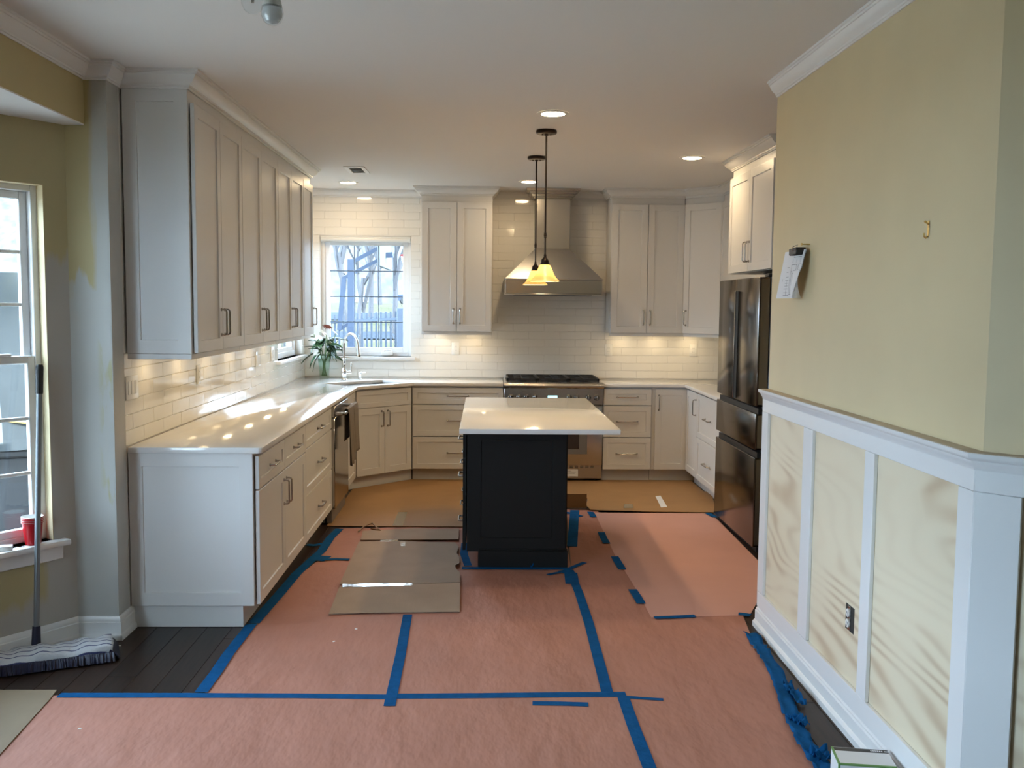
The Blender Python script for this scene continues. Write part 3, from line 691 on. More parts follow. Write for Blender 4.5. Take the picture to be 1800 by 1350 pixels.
# ------------------------------------------------------------------ range
t = thing('gas_range', 'wide stainless gas range with black grates below hood', 'range', (1.934, 0, 0))
RW = .912
obj('body', bx(B(), .004, RW-.004, -.625, -.012, .03, .905), 'steel', t, smooth=False)
obj('cooktop', bx(B(), 0, RW, -.66, -.012, .9055, .922, .004), 'steel', t)
obj('back_guard', bx(B(), 0.02, RW-.02, -.052, -.013, .9225, .948, .004), 'steel', t)
bm = B(); prof = [(-.655, .872), (-.700, .872), (-.712, .884), (-.714, .900), (-.706, .914), (-.690, .921), (-.6605, .921), (-.6605, .9)]
sv = [[bm.verts.new((x, y, z)) for y, z in prof] for x in (0, RW)]
for k in range(len(prof)): bm.faces.new((sv[0][k], sv[0][(k+1) % len(prof)], sv[1][(k+1) % len(prof)], sv[1][k]))
bm.faces.new(sv[0]); bm.faces.new(sv[1][::-1]); obj('bullnose', bm, 'steel', t)
cp = obj('control_panel', bx(B(), .004, RW-.004, -.690, -.6255, .726, .8715, .003), 'steel', t)
obj('display', bx(B(), .40, .488, -.6915, -.6903, .782, .806), 'lcd', cp)
for x in (.062, .135, .203, .281, .593, .665, .770, .848):
    kb = obj('knob', lathe(B(), [(.027, 0), (.027, -.006), (.023, -.008), (.021, -.034), (.018, -.037)], 20, (x, -.6905, .790), 'y'), 'steeldk', cp)
    obj('pointer', bx(B(), x-.004, x+.004, -.7345, -.7278, .772, .808, .002), 'nickel', kb)
for k in range(3):
    xa = .03+k*.285; g = obj('grate', B(), 'iron', t) if False else None
    bm = B(); xb = xa+.28; ya, yb = -.60, -.075
    for q in ((xa, xa+.014, ya, yb), (xb-.014, xb, ya, yb), (xa, xb, ya, ya+.014), (xa, xb, yb-.014, yb), (xa, xb, (ya+yb)/2-.007, (ya+yb)/2+.007)): bx(bm, *q, .938, .956)
    for yy in (ya+.13, yb-.13):
        xc = (xa+xb)/2
        for d in range(8):
            an = d*PI/4; bm2 = len(bm.verts); bx(bm, -.004, .132 if d % 2 == 0 else .10, -.005, .005, .940, .955)
            T(bm, Matrix.Translation((xc, yy, 0)) @ Matrix.Rotation(an, 4, 'Z'), bm2)
    for qx in (xa+.007, xb-.007):
        for qy in (ya+.007, yb-.007): bx(bm, qx-.007, qx+.007, qy-.007, qy+.007, .9225, .939)
    obj('grate', bm, 'iron', t)
    for yy in (ya+.13, yb-.13): obj('burner', lathe(B(), [(.05, .9225), (.05, .93), (.035, .934), (.035, .938), (.02, .9395)], 20, ((xa+xb)/2, yy, 0)), 'iron', t)
obj('drip_tray', bx(B(), .025, RW-.025, -.61, -.065, .9222, .9226), 'black', t, smooth=False)
od = obj('oven_door', bx(B(), .006, RW-.006, -.690, -.6265, .165, .712, .005, 2), 'steel', t)
obj('window_frame', bx(B(), .145, RW-.145, -.6925, -.6903, .268, .60, .002), 'steelside', od)
obj('oven_window', bx(B(), .22, RW-.22, -.6942, -.6926, .315, .555, .004), 'blackglass', od)
hb = obj('oven_handle', tube(B(), [(.05, -.752, .645), (RW-.05, -.752, .645)], .013, 14), 'nickel', od)
for x in (.075, RW-.075): obj('handle_post', tube(B(), [(x, -.690, .645), (x, -.75, .645)], .010, 10), 'nickel', hb)
kp = obj('kick_plate', bx(B(), .02, RW-.02, -.655, -.6265, .048, .162), 'card', t, smooth=False)
kp.data.materials.clear(); kp.data.materials.append(M['steel'])
bm = B()
for k in range(14):
    for z in (.134, .147): bx(bm, .18+k*.048, .21+k*.048, -.6556, -.655, z, z+.006)
obj('vent_slots', bm, 'black', kp, smooth=False)
obj('paper_label', bx(B(), .50, .69, -.6568, -.6558, .055, .122), 'paper', kp, smooth=False)
bm = B()
for z, a, b in ((.105, .57, .62), (.100, .56, .63), (.088, .52, .67), (.084, .52, .67), (.080, .52, .66), (.067, .58, .61)): bx(bm, a, b, -.6571, -.6567, z, z+.0018)
obj('label_print', bm, 'ink', kp, smooth=False)
for x in (.06, RW-.06): obj('foot', lathe(B(), [(.016, .001), (.016, .03)], 12, (x, -.57, 0)), 'black', t)

# ------------------------------------------------------------------ hood
t = thing('range_hood', 'stainless chimney range hood with stepped crown', 'range hood', (2.39, -.010, 0))
HW = .45
bm = B(); bx(bm, -HW, HW, -.49, 0, 1.735, 1.862, .003); obj('canopy_band', bm, 'steel', t)
obj('lip', bx(B(), -HW-.006, HW+.006, -.497, 0, 1.862, 1.874, .003), 'steel', t)
obj('bottom_lip', bx(B(), -HW-.004, HW+.004, -.494, 0, 1.724, 1.7345, .002), 'steel', t)
bm = B(); lo = [bm.verts.new(p) for p in ((-HW, -.49, 1.8745), (HW, -.49, 1.8745), (HW, 0, 1.8745), (-HW, 0, 1.8745))]
hi = [bm.verts.new(p) for p in ((-.165, -.255, 2.16), (.165, -.255, 2.16), (.165, 0, 2.16), (-.165, 0, 2.16))]
for k in range(4): bm.faces.new((lo[k], lo[(k+1) % 4], hi[(k+1) % 4], hi[k]))
bm.faces.new(lo[::-1]); bm.faces.new(hi); obj('canopy_slope', bm, 'steel', t)
obj('chimney', bx(B(), -.163, .163, -.253, 0, 2.1605, 2.64, .002), 'steel', t)
bm = sweep(B(), [(0, 2.63), (.016, 2.63), (.018, 2.645), (.034, 2.65), (.036, 2.668), (.056, 2.674), (.060, 2.692), (.084, 2.698), (.090, 2.7185), (0, 2.7185)], [(-.164, -.001), (-.164, -.254), (.164, -.254), (.164, -.001)])
obj('hood_crown', bm, 'steel', t)
obj('filter', bx(B(), -.36, .36, -.43, -.06, 1.716, 1.7238), 'steelside', t, smooth=False)

# ------------------------------------------------------------------ dishwasher and towel
t = thing('dishwasher', 'stainless dishwasher built into left base run', 'dishwasher', (.648, -2.403, 0), R(90))
DWW = .70
obj('door', bx(B(), .004, DWW-.004, -.014, .012, TOE, .79, .004), 'steelpol', t)
obj('tub', bx(B(), .004, DWW-.004, .0125, .62, .012, .878), 'steelside', t, smooth=False)
obj('control_strip', bx(B(), .004, DWW-.004, -.014, .012, .7915, .872, .004), 'steel', t)
hb = obj('bar_handle', tube(B(), [(.04, -.014, .818), (.04, -.065, .818), (.055, -.08, .818), (DWW-.055, -.08, .818), (DWW-.04, -.065, .818), (DWW-.04, -.014, .818)], .013, 12), 'nickel', t)
obj('kick', bx(B(), .004, DWW-.004, .05, .062, .012, TOE-.002), 'steel', t)
def towel(name, label, y0, y1, zf, zbk, xo, seed):
    rnd = random.Random(seed); bm = B(); nu, nv = 14, 22; rows = []
    for i in range(nv+1):
        s = i/nv; row = []
        for j in range(nu+1):
            u = j/nu
            if s < .12:
                a = PI*(s/.12); x = xo - .018*math.cos(a)*-1; x = xo + .018*math.cos(a)*-1; z = .829+.018*math.sin(a)
            if s < .12: pass
            # path: rear hem -> over the bar -> front hem
            if s < .36: x, z = xo-.017, zbk+(.83-zbk)*(s/.36)
            elif s < .48: a = PI*(1-(s-.36)/.12); x, z = xo+.017*math.cos(a), .83+.017*math.sin(a)
            else: x, z = xo+.017, .83+(zf-.83)*((s-.48)/.52)
            fall = max(0, (s-.48)/.52); wv = .009*math.sin(u*PI*5+seed)*(.25+fall)
            w_ = (y1-y0)*(1-.12*fall)
            row.append(bm.verts.new((x+(wv if s > .48 else -abs(wv)*.3)+.012*fall, (y0+y1)/2+(u-.5)*w_+.008*math.sin(u*9+s*3)*fall, z-.012*math.sin(u*4+seed)*fall)))
        rows.append(row)
    for a, b in zip(rows, rows[1:]):
        for k in range(nu): bm.faces.new((a[k], a[k+1], b[k+1], b[k]))
    o = obj(name, bm, 'towel')
    md = o.modifiers.new('solid', 'SOLIDIFY'); md.thickness = .005; md.offset = 0
    return tag(o, label, 'towel')
towel('dish_towel', 'taupe kitchen towel hanging nearer on dishwasher handle', -2.26, -1.99, .42, .60, .728, 1)
towel('dish_towel', 'taupe kitchen towel hanging at far end of dishwasher handle', -1.985, -1.745, .47, .66, .728, 3)

# ------------------------------------------------------------------ refrigerator
t = thing('refrigerator', 'black stainless french-door refrigerator', 'refrigerator', (FX, FY1, 0), R(-90))
FWD = FY1-FY0
obj('case', bx(B(), .006, FWD-.006, .075, RK-FX-.01, .02, 1.812, .004), 'steelside', t)
c = FWD*.475
for a, b in ((0, c-.003), (c+.003, FWD)):
    d = obj('door', bx(B(), a, b, 0, .072, .975, 1.822, .008, 2), 'steeldk', t)
    obj('door_edge', bx(B(), (b-.0012) if b == FWD else a-.0006, (b+.0006) if b == FWD else a+.0012, .012, .068, .99, 1.81), 'steel', d)
obj('handle_recess', bx(B(), c-.004, c+.052, -.0022, .0, .985, 1.735, .001), 'black', t)
obj('handle_edge', bx(B(), c-.010, c-.0045, -.012, .0, .985, 1.74, .002), 'steel', t)
for z0, z1 in ((.690, .958), (.042, .668)):
    d = obj('freezer_drawer', bx(B(), 0, FWD, 0, .072, z0, z1-.03, .006, 2), 'steeldk', t)
    obj('grip_channel', bx(B(), .03, FWD, .016, .07, z1-.0295, z1+.006), 'black', d)
    obj('grip_lip', bx(B(), .05, FWD-.10, -.002, .003, z1-.034, z1-.0295), 'nickel', d)
    obj('drawer_edge', bx(B(), FWD-.0012, FWD+.0006, .012, .068, z0+.012, z1-.04), 'steel', d)
for x in (.05, FWD-.05): obj('foot', lathe(B(), [(.02, .001), (.02, .025)], 12, (x, .12, 0)), 'black', t)
obj('hinge_cover', bx(B(), FWD-.09, FWD-.01, .06, .16, 1.8225, 1.845, .004), 'black', t)
obj('toe_grille', bx(B(), .01, FWD-.01, .03, .074, .006, .040), 'black', t)

# ------------------------------------------------------------------ island
t = thing('kitchen_island', 'charcoal painted kitchen island cabinet', 'island', (1.652, -3.545, 0))
IW, IL = .612, 1.47
bm = B(); bx(bm, 0, IW, 0, IL, .102, .8835, .001); bx(bm, .07, IW, 0.001, IL-.001, .002, .1015); obj('body', bm, 'island', t, smooth=False)
bm = B(); shaker(bm, .0, IW, .102, .8835, yf=-.019, t=.018, fw=.085, rec=.006); obj('end_panel', bm, 'island', t)
obj('base_molding', bx(bx(B(), .072, IW+.014, -.030, -.0005, .002, .108, .003), .072, IW+.010, -.026, -.0005, .1085, .120, .004), 'island', t)
obj('side_base_molding', bx(B(), IW+.0005, IW+.014, 0.0005, IL, .002, .108, .003), 'island', t)
bm = B(); shaker(bm, 0, IL, .102, .8835, yf=-.008, t=.0075, fw=.085, rec=.005); p = obj('side_panel', bm, 'island', t, (IW, 0, 0), (0, 0, R(90)))
for k in range(3):
    y0 = k*.49
    for z0, z1 in ((.106, .40), (.404, .68), (.684, .872)):
        bm = B(); shaker(bm, 0, .486, z0, z1, fw=.046); p = obj('drawer', bm, 'island', t, (0, y0+.488, 0), (0, 0, R(-90)))
        handle(p, .243, (z0+z1)/2, .135, True)
slab('island_countertop', 'white quartz slab overhanging the dark island', [(1.612, -3.935), (2.543, -3.935), (2.543, -2.03), (1.612, -2.03)], .8842, .914)

# ------------------------------------------------------------------ lamps
cans = [((.512, -.58), 'recessed ceiling light above the sink window'), ((2.137, -3.82), 'nearest recessed ceiling light in front of pendants'), ((2.138, -.79), 'recessed ceiling light in front of the hood'), ((3.272, -2.27), 'recessed ceiling light near the fridge cabinet')]
for (x, y), lb in cans:
    t = thing('recessed_light', lb, 'ceiling light', (x, y, ZC), group='recessed ceiling lights')
    obj('trim_ring', lathe(B(), [(.092, -.0005), (.092, -.004), (.084, -.008), (.068, -.006), (.066, -.0005)], 32, cap=False), 'white', t)
    obj('lens', lathe(B(), [(.067, -.001), (.066, -.0045), (.0001, -.0045)], 32, cap=False), 'can', t)
for (x, y), lb in (((2.134, -3.283), 'nearer bronze pendant with amber glass bell shade'), ((2.129, -2.215), 'farther bronze pendant with amber glass bell shade')):
    t = thing('pendant_light', lb, 'pendant light', (x, y, ZC), group='island pendants')
    cpy = obj('canopy', lathe(B(), [(.064, -.0005), (.066, -.004), (.066, -.018), (.061, -.023), (.012, -.025), (.010, -.034)], 32), 'bronze', t)
    for s in (-1, 1): obj('screw', lathe(B(), [(.004, -.023), (.004, -.032)], 8, (s*.026, 0, 0)), 'bronze', cpy)
    bm = B(); tube(bm, [(0, 0, -.03), (0, 0, -.64)], .0062, 10); obj('rod', bm, 'bronze', t)
    obj('knuckle', lathe(B(), [(.006, -.635), (.010, -.640), (.007, -.646), (.012, -.652), (.007, -.658), (.010, -.664), (.006, -.670)], 14), 'bronze', t)
    obj('lower_rod', tube(B(), [(0, 0, -.665), (0, 0, -.785)], .0055, 10), 'bronze', t)
    obj('socket_cup', lathe(B(), [(.006, -.770), (.009, -.778), (.009, -.79), (.018, -.798), (.026, -.812), (.026, -.826), (.031, -.830), (.031, -.838), (.02, -.839)], 20), 'bronze', t)
    prof = [(.029, -.838), (.036, -.845), (.046, -.868), (.057, -.895), (.071, -.918), (.092, -.938), (.094, -.943)]
    obj('shade', lathe(B(), prof + [(r-.003, z+.001) for r, z in prof[::-1]], 36, cap=False), 'shade', t)
    obj('bulb', lathe(B(), [(.010, -.839), (.012, -.855), (.024, -.880), (.028, -.900), (.022, -.920), (.008, -.930), (.0005, -.931)], 18, cap=False), 'bulb', t)
def puck(label, x, y):
    t = thing('puck_light', label, 'cabinet light', (x, y, UZ), 0, 'puck lights under the uppers')
    obj('housing', lathe(B(), [(.036, -.0005), (.036, -.010), (.031, -.012), (.030, -.0105)], 24, cap=False), 'white', t)
    obj('lens', lathe(B(), [(.030, -.0102), (.0005, -.0102)], 24, cap=False), 'uc', t)
for k in range(6): puck(['puck light under left uppers, nearest the primed wall', 'second puck light under left uppers', 'third puck light under left uppers', 'fourth puck light under left uppers', 'fifth puck light under left uppers', 'puck light under left uppers nearest the window'][k], .15, -4.42+k*.54)
puck('puck light under cabinet beside the sink window', 1.32, -.15); puck('puck light under cabinet just left of hood', 1.65, -.15)
puck('puck light under cabinet just right of hood', 3.09, -.15); puck('middle puck light under right rear cabinets', 3.42, -.15); puck('puck light under the diagonal corner cabinet', 3.76, -.15)
# bulbs of the fixture overhead
fx = thing('ceiling_fixture', 'white multi-socket fixture above the frame', 'light fixture', (1.15, -6.62, ZC))
obj('canopy', lathe(B(), [(.07, -.0005), (.07, -.02), (.02, -.03)], 24), 'white', fx)
obj('stem', tube(B(), [(0, 0, -.02), (0, 0, -.16)], .008, 10), 'white', fx)
for i, (x, y, z, lb, mt) in enumerate(((1.181, -6.75, 2.362, 'frosted bulb with white neck hanging lower', 0), (1.122, -6.72, 2.40, 'clear bulb hanging behind the lower one', 1))):
    bb = thing('light_bulb', lb, 'light bulb', (x, y, z), group='bulbs at top edge')
    obj('globe', lathe(B(), [(.0005, 0), (.012, .003), (.022, .010), (.029, .024), (.030, .034), (.028, .046), (.0262, .05)], 24, cap=False), 'bulbglass', bb)
    obj('diffuser', lathe(B(), [(.0005, .004), (.018, .010), (.026, .024), (.027, .034), (.025, .046), (.0005, .047)], 20, cap=False), translucent('bulb_frost', (.86, .87, .87), .5), bb) if mt == 0 else obj('filament_post', lathe(B(), [(.004, .03), (.006, .05)], 10), 'nickel', bb)
    obj('neck', lathe(B(), [(.0265, .0505), (.024, .062), (.018, .085), (.0145, .10), (.0145, .125)], 24), 'primer', bb)
    obj('socket', lathe(B(), [(.019, .1255), (.019, .16)], 16), 'white', fx, (x-1.15, y+6.62, z-ZC))
    obj('arm', tube(B(), [(0, 0, -.15), ((x-1.15)*.6, (y+6.62)*.6, -.12), (x-1.15, y+6.62, z-ZC+.165)], .006, 8), 'white', fx)

# ------------------------------------------------------------------ ceiling vent
t = thing('ceiling_vent', 'open ceiling vent with white frame near left cabinets', 'vent', (.70, -1.40, ZC), 0)
bm = B()
for q in ((-.085, -.05, -.19, .19), (.05, .085, -.19, .19), (-.05, .05, -.19, -.15), (-.05, .05, .15, .19)): bx(bm, *q, -.007, -.0005, .002)
obj('frame', bm, 'trim', t); obj('opening', bx(B(), -.05, .05, -.15, .15, -.0015, -.0004), 'dark', t, smooth=False)
obj('damper', bx(B(), -.048, .048, -.01, .004, -.005, -.0016), 'bronze', t)

# ------------------------------------------------------------------ wall plates
def plate(name, label, loc, rz, w_, h_=.116, n=1, kind='outlet'):
    t = thing(name, label, kind, loc, rz)
    obj('plate', bx(B(), -w_/2, w_/2, -.006, -.0005, -h_/2, h_/2, .003, 2), 'white', t)
    for i in range(n):
        x = (i-(n-1)/2)*.046
        if kind == 'switch': obj('rocker', bx(B(), x-.016, x+.016, -.0085, -.0062, -.033, .033, .002), 'white', t)
        else:
            r_ = obj('receptacle', bx(B(), x-.0165, x+.0165, -.0078, -.0062, -.034, .034, .003), 'white', t)
            for s in (-1, 1):
                obj('slots', bx(bx(B(), x-.007, x-.005, -.0083, -.0077, s*.018-.004, s*.018+.005), x+.005, x+.007, -.0083, -.0077, s*.018-.004, s*.018+.005), 'ink', r_)
    return t
for x, lb in ((1.471, 'outlet on tile under cabinet left of hood'), (2.973, 'outlet on tile just right of the range'), (3.811, 'outlet on tile near the right corner')):
    plate('outlet', lb, (x, -.0034, 1.198), 0, .075)
plate('light_switch', 'triple switch plate at near end of left backsplash', (.0034, -4.61, 1.20), R(90), .165, .118, 3, 'switch')
plate('outlet', 'outlet plate on left backsplash under first cabinet', (.0034, -3.50, 1.185), R(90), .075)
plate('light_switch', 'single switch plate on left backsplash under third cabinet', (.0034, -2.0, 1.195), R(90), .075, .116, 1, 'switch')
plate('light_switch', 'double switch plate beside the left window', (.0034, -1.44, 1.21), R(90), .12, .116, 2, 'switch')

# ------------------------------------------------------------------ things on the partition wall
t = thing('picture_hook', 'small brass picture hook on olive wall', 'hook', (RX-.0005, -6.33, 1.885), R(-90))
obj('strap', bx(B(), -.006, .006, -.002, -.0002, -.03, .02, .0005), 'brass', t)
obj('nail', tube(B(), [(0, -.002, .008), (0, -.014, .018)], [.002, .004], 8), 'brass', t)
obj('curl', tube(B(), [(0, -.002, -.03), (0, -.008, -.036), (0, -.014, -.03), (0, -.015, -.02)], .003, 6), 'brass', t)
t = thing('plan_papers', 'clipped sheaf of printed kitchen plans hanging on wall', 'papers', (RX, -4.955, 1.885), R(-90))
def psurf(u, v, k=0):                                       # u across 0..1, v down 0..1; local x along wall, y out of it (-)
    x = .262*u; z = -.006-.214*v
    y = -.020 - .030*(1-u)*(.3+.7*v) - .016*v - .012*math.sin(PI*v)*u - k*.0035
    if u > .62 and v > .35: q = ((u-.62)/.38)*((v-.35)/.65); x -= .10*q*q; y += -.05*q*(1-q)+.035*q*q*(k-.2)
    return (x, y, z)
for k in range(3):
    bm = B(); n = 14; vs = [[bm.verts.new(psurf(i/n, j/n, k*.6)) for i in range(n+1)] for j in range(n+1)]
    for j in range(n):
        for i in range(n): bm.faces.new((vs[j][i], vs[j][i+1], vs[j+1][i+1], vs[j+1][i]))
    obj('sheet', bm, 'paper', t)
def pline(bm, a, b, wd=.0016):
    a, b = Vector(a), Vector(b); d = (b-a).normalized(); n_ = Vector((-d.y, d.x))*wd*2.2; st = max(2, int((b-a).length*14)); prev = None
    for i in range(st+1):
        p = a+(b-a)*i/st; pr = [bm.verts.new(Vector(psurf(q.x, q.y, 1.25))+Vector((0, -.0006, 0))) for q in (p+n_, p-n_)]
        if prev: bm.faces.new((prev[0], prev[1], pr[1], pr[0]))
        prev = pr
bm = B()
for a, b in (((.50, .30), (.97, .30)), ((.50, .30), (.50, .92)), ((.62, .42), (.97, .42)), ((.62, .42), (.60, .92)), ((.50, .92), (.60, .92)), ((.55, .42), (.55, .92)), ((.50, .42), (.62, .50)), ((.74, .30), (.74, .42)), ((.86, .30), (.86, .42)), ((.74, .30), (.86, .42)), ((.86, .30), (.74, .42)),
             ((.52, .14), (.90, .14)), ((.52, .18), (.52, .26)), ((.70, .18), (.70, .26)), ((.88, .14), (.88, .26)), ((.30, .35), (.42, .35)), ((.30, .45), (.40, .45)), ((.32, .55), (.44, .55)), ((.30, .62), (.45, .62)), ((.30, .68), (.45, .68)), ((.30, .74), (.44, .74)), ((.28, .80), (.45, .80)), ((.28, .88), (.45, .88)), ((.28, .94), (.5, .94)), ((.38, .62), (.38, .94)), ((.16, .58), (.16, .64))): pline(bm, a, b)
obj('printed_plan', bm, 'ink', t, smooth=False)
bm = B(); bx(bm, .135, .238, -.060, -.014, -.030, .004, .004); cl = obj('binder_clip', bm, 'black', t)
obj('clip_arm', tube(B(), [(.20, -.062, -.012), (.215, -.067, .006), (.225, -.050, .014), (.235, -.062, -.012)], .0018, 6), 'nickel', cl)
obj('nail', lathe(B(), [(.003, 0), (.0025, -.034), (.006, -.035), (.006, -.038)], 10, (.24, 0, .016), 'y'), 'brass', t)

# ------------------------------------------------------------------ floor coverings
def sheet(name, label, cat, px, z, th, m, group=None, parent=None, world=False):
    pts = [p if world else tuple(fl(*p))[:2] for p in px]
    o = obj(name, prism(B(), pts, z, z+th), m, parent, smooth=False)
    return o if parent else tag(o, label, cat, group)
sheet('floor_paper', 'red rosin paper strip left of the cardboard', 'floor paper', [(360, 1219), (447, 1100), (520, 1015), (560, 985), (578, 945), (597, 929), (815, 925), (800, 1010), (712, 1090), (686, 1226)], .0004, .0006, 'rosin')
sheet('floor_paper', 'red rosin paper strip in front of the island', 'floor paper', [(690, 1226), (718, 1085), (735, 1000), (815, 925), (990, 925), (1004, 1000), (1066, 1222)], .0012, .0006, 'rosin')
sheet('floor_paper', 'red rosin paper strip right of the island', 'floor paper', [(1068, 1226), (1004, 1000), (996, 896), (1050, 898), (1160, 1040), (1305, 1080), (1320, 1118), (1376, 1212), (1410, 1290), (1448, 1380), (1150, 1380)], .0020, .0006, 'rosin')
sheet('floor_paper', 'red rosin paper across the foreground', 'floor paper', [(-120, 1224), (1095, 1222), (1118, 1285), (1160, 1400), (-120, 1400)], .0028, .0006, 'rosin')
sheet('floor_paper', 'paler pink paper sheet in front of the fridge', 'floor paper', [(1045, 902), (1250, 903), (1262, 915), (1336, 990), (1336, 1050), (1318, 1083), (1225, 1085), (1145, 1087), (1120, 1040), (1080, 975)], .0036, .0007, 'rosin2')
def ribbon(pts, wpx):
    """polygon of a tape strip from its centre line in the photograph; width in metres"""
    P = [fl(*p) for p in pts]; L, Rr = [], []
    for i, p in enumerate(P):
        d = (P[min(i+1, len(P)-1)]-P[max(i-1, 0)]).normalized(); n_ = Vector((-d.y, d.x, 0))
        j = random.uniform(-.003, .003)
        L.append(tuple((p+n_*(wpx/2+j))[:2])); Rr.append(tuple((p-n_*(wpx/2-j))[:2]))
    return L+Rr[::-1]
zt = [.0046]
def tape(label, pts, wd=.048):
    zt[0] += .00012
    return sheet('painters_tape', label, 'tape', ribbon(pts, wd), zt[0], .0003, 'blue', 'blue painters tape on the floor', world=True)
tape('long blue tape across foreground, left half', [(103, 1224), (300, 1224), (520, 1225), (690, 1227)])
tape('long blue tape across foreground, middle part', [(690, 1226), (850, 1225), (1000, 1223), (1100, 1222)], .052)
tape('thin blue tape end right of the tape crossing', [(1090, 1226), (1130, 1229), (1166, 1231)], .024)
tape('torn blue tape piece under the middle tape line', [(936, 1238), (985, 1239), (1034, 1240)], .04)
tape('blue tape seam running from cardboard to foreground', [(717, 1082), (705, 1150), (684, 1243)])
tape('blue tape seam from island corner to crossing', [(1001, 1003), (1018, 1045), (1035, 1098), (1052, 1160), (1067, 1220)], .05)
tape('blue tape seam continuing to bottom edge', [(1094, 1226), (1115, 1280), (1142, 1356)], .05)
tape('blue tape edging paper near dark floor', [(354, 1219), (378, 1185), (402, 1150), (426, 1120), (444, 1098)], .055)
tape('crumpled blue tape along left base cabinets', [(446, 1097), (492, 1045), (522, 1010), (550, 984), (566, 970), (581, 946), (597, 931)], .06)
tape('short blue tape tab crossing left paper edge', [(566, 985), (590, 984), (614, 985)], .04)
tape('small blue tape flap beside dark boards', [(539, 959), (552, 960), (568, 957)], .05)
tape('wide blue tape blob at left paper edge', [(548, 982), (562, 983), (576, 984)], .12)
tape('blue tape right of the island base', [(1010, 898), (1008, 925), (1006, 962)], .07)
tape('short blue tape piece at far island corner', [(994, 902), (1008, 905), (1022, 909)], .05)
tape('short blue tape piece at near right island corner', [(998, 1002), (1013, 996), (1028, 990)], .035)
tape('blue tape strip along island front', [(812, 1000), (900, 1001), (1003, 1001)], .05)
tape('blue tape strip left of the island', [(817, 956), (816, 975), (822, 996)], .05)
tape('slanted blue tape piece in front of island', [(962, 1012), (982, 1008), (1002, 1002)], .03)
tape('wide blue tape knot at island front right corner', [(990, 1004), (1004, 1010), (1006, 1028)], .08)
for lb, a, b in (('first blue tab on pink paper edge, nearest cardboard', (1037, 901), (1043, 910)), ('second blue tab on pink paper edge', (1056, 937), (1066, 957)), ('third blue tab on pink paper edge', (1081, 980), (1094, 1003)), ('fourth blue tab on pink paper edge', (1112, 1038), (1127, 1063))):
    tape(lb, [a, ((a[0]+b[0])/2, (a[1]+b[1])/2), b], .05)
tape('blue tape along near edge of pink paper', [(1150, 1088), (1185, 1087), (1222, 1085)], .04)
tape('blue tape tab at pink paper corner by wainscot', [(1298, 1081), (1308, 1082), (1319, 1084)], .045)
tape('blue tape tab at pink paper corner by fridge', [(1243, 903), (1249, 906), (1257, 911)], .05)
def crumple(label, pts, wd, h, seed):
    rnd = random.Random(seed); P = [fl(*p) for p in pts]; Q = []
    for a, b in zip(P, P[1:]):
        for k in range(6): Q.append(a+(b-a)*k/6)
    Q.append(P[-1]); bm = B(); rows = []
    for i, p in enumerate(Q):
        d = (Q[min(i+1, len(Q)-1)]-Q[max(i-1, 0)]).normalized(); n_ = Vector((-d.y, d.x, 0))
        off = rnd.uniform(-.006, .006); rows.append([bm.verts.new(p+n_*(wd*(k/4-.5)+off)+Vector((0, 0, .006+h*rnd.random()*(.4+abs(k-2)/3)))) for k in range(5)])
    for a, b in zip(rows, rows[1:]):
        for k in range(4): bm.faces.new((a[k], a[k+1], b[k+1], b[k]))
    o = obj('painters_tape', bm, 'blue', smooth=True); md = o.modifiers.new('solid', 'SOLIDIFY'); md.thickness = .0005
    return tag(o, label, 'tape', 'blue painters tape on the floor')
crumple('long loose blue tape edge beside wainscot', [(1319, 1116), (1335, 1140), (1350, 1162), (1372, 1205), (1388, 1250), (1405, 1290), (1425, 1325), (1450, 1360)], .065, .016, 1)
crumple('upper loose curl of blue tape beside wainscot', [(1382, 1206), (1393, 1222), (1409, 1244)], .04, .03, 2)
crumple('lower loose curl of blue tape beside wainscot', [(1392, 1264), (1402, 1272), (1416, 1280)], .05, .03, 3)
crumple('bunched blue tape near the white box', [(1434, 1328), (1443, 1336), (1455, 1344)], .06, .05, 4)
crumple('bunched blue tape at island front', [(905, 997), (922, 995), (940, 998)], .05, .03, 5)

# cardboard
sheet('cardboard_sheet', 'ochre cardboard sheet under sink corner cabinets', 'cardboard', [(.605, -1.06), (1.085, -.58), (1.70, -.58), (1.70, -2.49), (.61, -2.475), (.605, -2.0)], .0048, .004, 'card2', world=True)
sheet('tape_patch', 'olive packing tape patch on ochre cardboard', 'tape', [(700, 902), (716, 902), (708, 926), (690, 926)], .0089, .0003, 'cardtape')
sheet('cardboard_sheet', 'ochre cardboard strip in front of the range', 'cardboard', [(2.38, -.58), (3.69, -.58), (3.69, -1.45), (2.38, -1.45)], .0048, .004, 'card2', world=True)
sheet('cardboard_sheet', 'tan cardboard sheet between island and fridge', 'cardboard', [(1031, 869), (1250, 866), (1256, 890), (1254, 903), (1150, 902), (1038, 899), (1030, 890), (1033, 882)], .0090, .004, 'card2')
sheet('tape_patch', 'white tape strip on tan cardboard near fridge', 'tape', [(1152, 875), (1161, 874), (1173, 894), (1162, 895)], .0131, .0004, 'paper')
sheet('tape_patch', 'small grey tape square on tan cardboard', 'tape', [(1097, 889), (1112, 889), (1113, 896), (1096, 896)], .0131, .0003, 'cardtape')
p0, p1 = fl(985, 893), fl(1031, 893)
t = tag(obj('cardboard_flap', bx(B(), p0.x, p1.x, p0.y, p0.y+.005, .0022, .115), 'card2', smooth=False), 'upright cardboard edge standing behind the island', 'cardboard')
sheet('cardboard_sheet', 'cardboard corner at lower left edge of photo', 'cardboard', [(-90, 1216), (100, 1216), (88, 1232), (0, 1330), (-90, 1420)], .0048, .004, 'cardtan')
fb = thing('flattened_box', 'flattened cardboard box lying beside the island', 'cardboard', (*fl(700, 1000).xy, 0))
fo = fl(700, 1000)
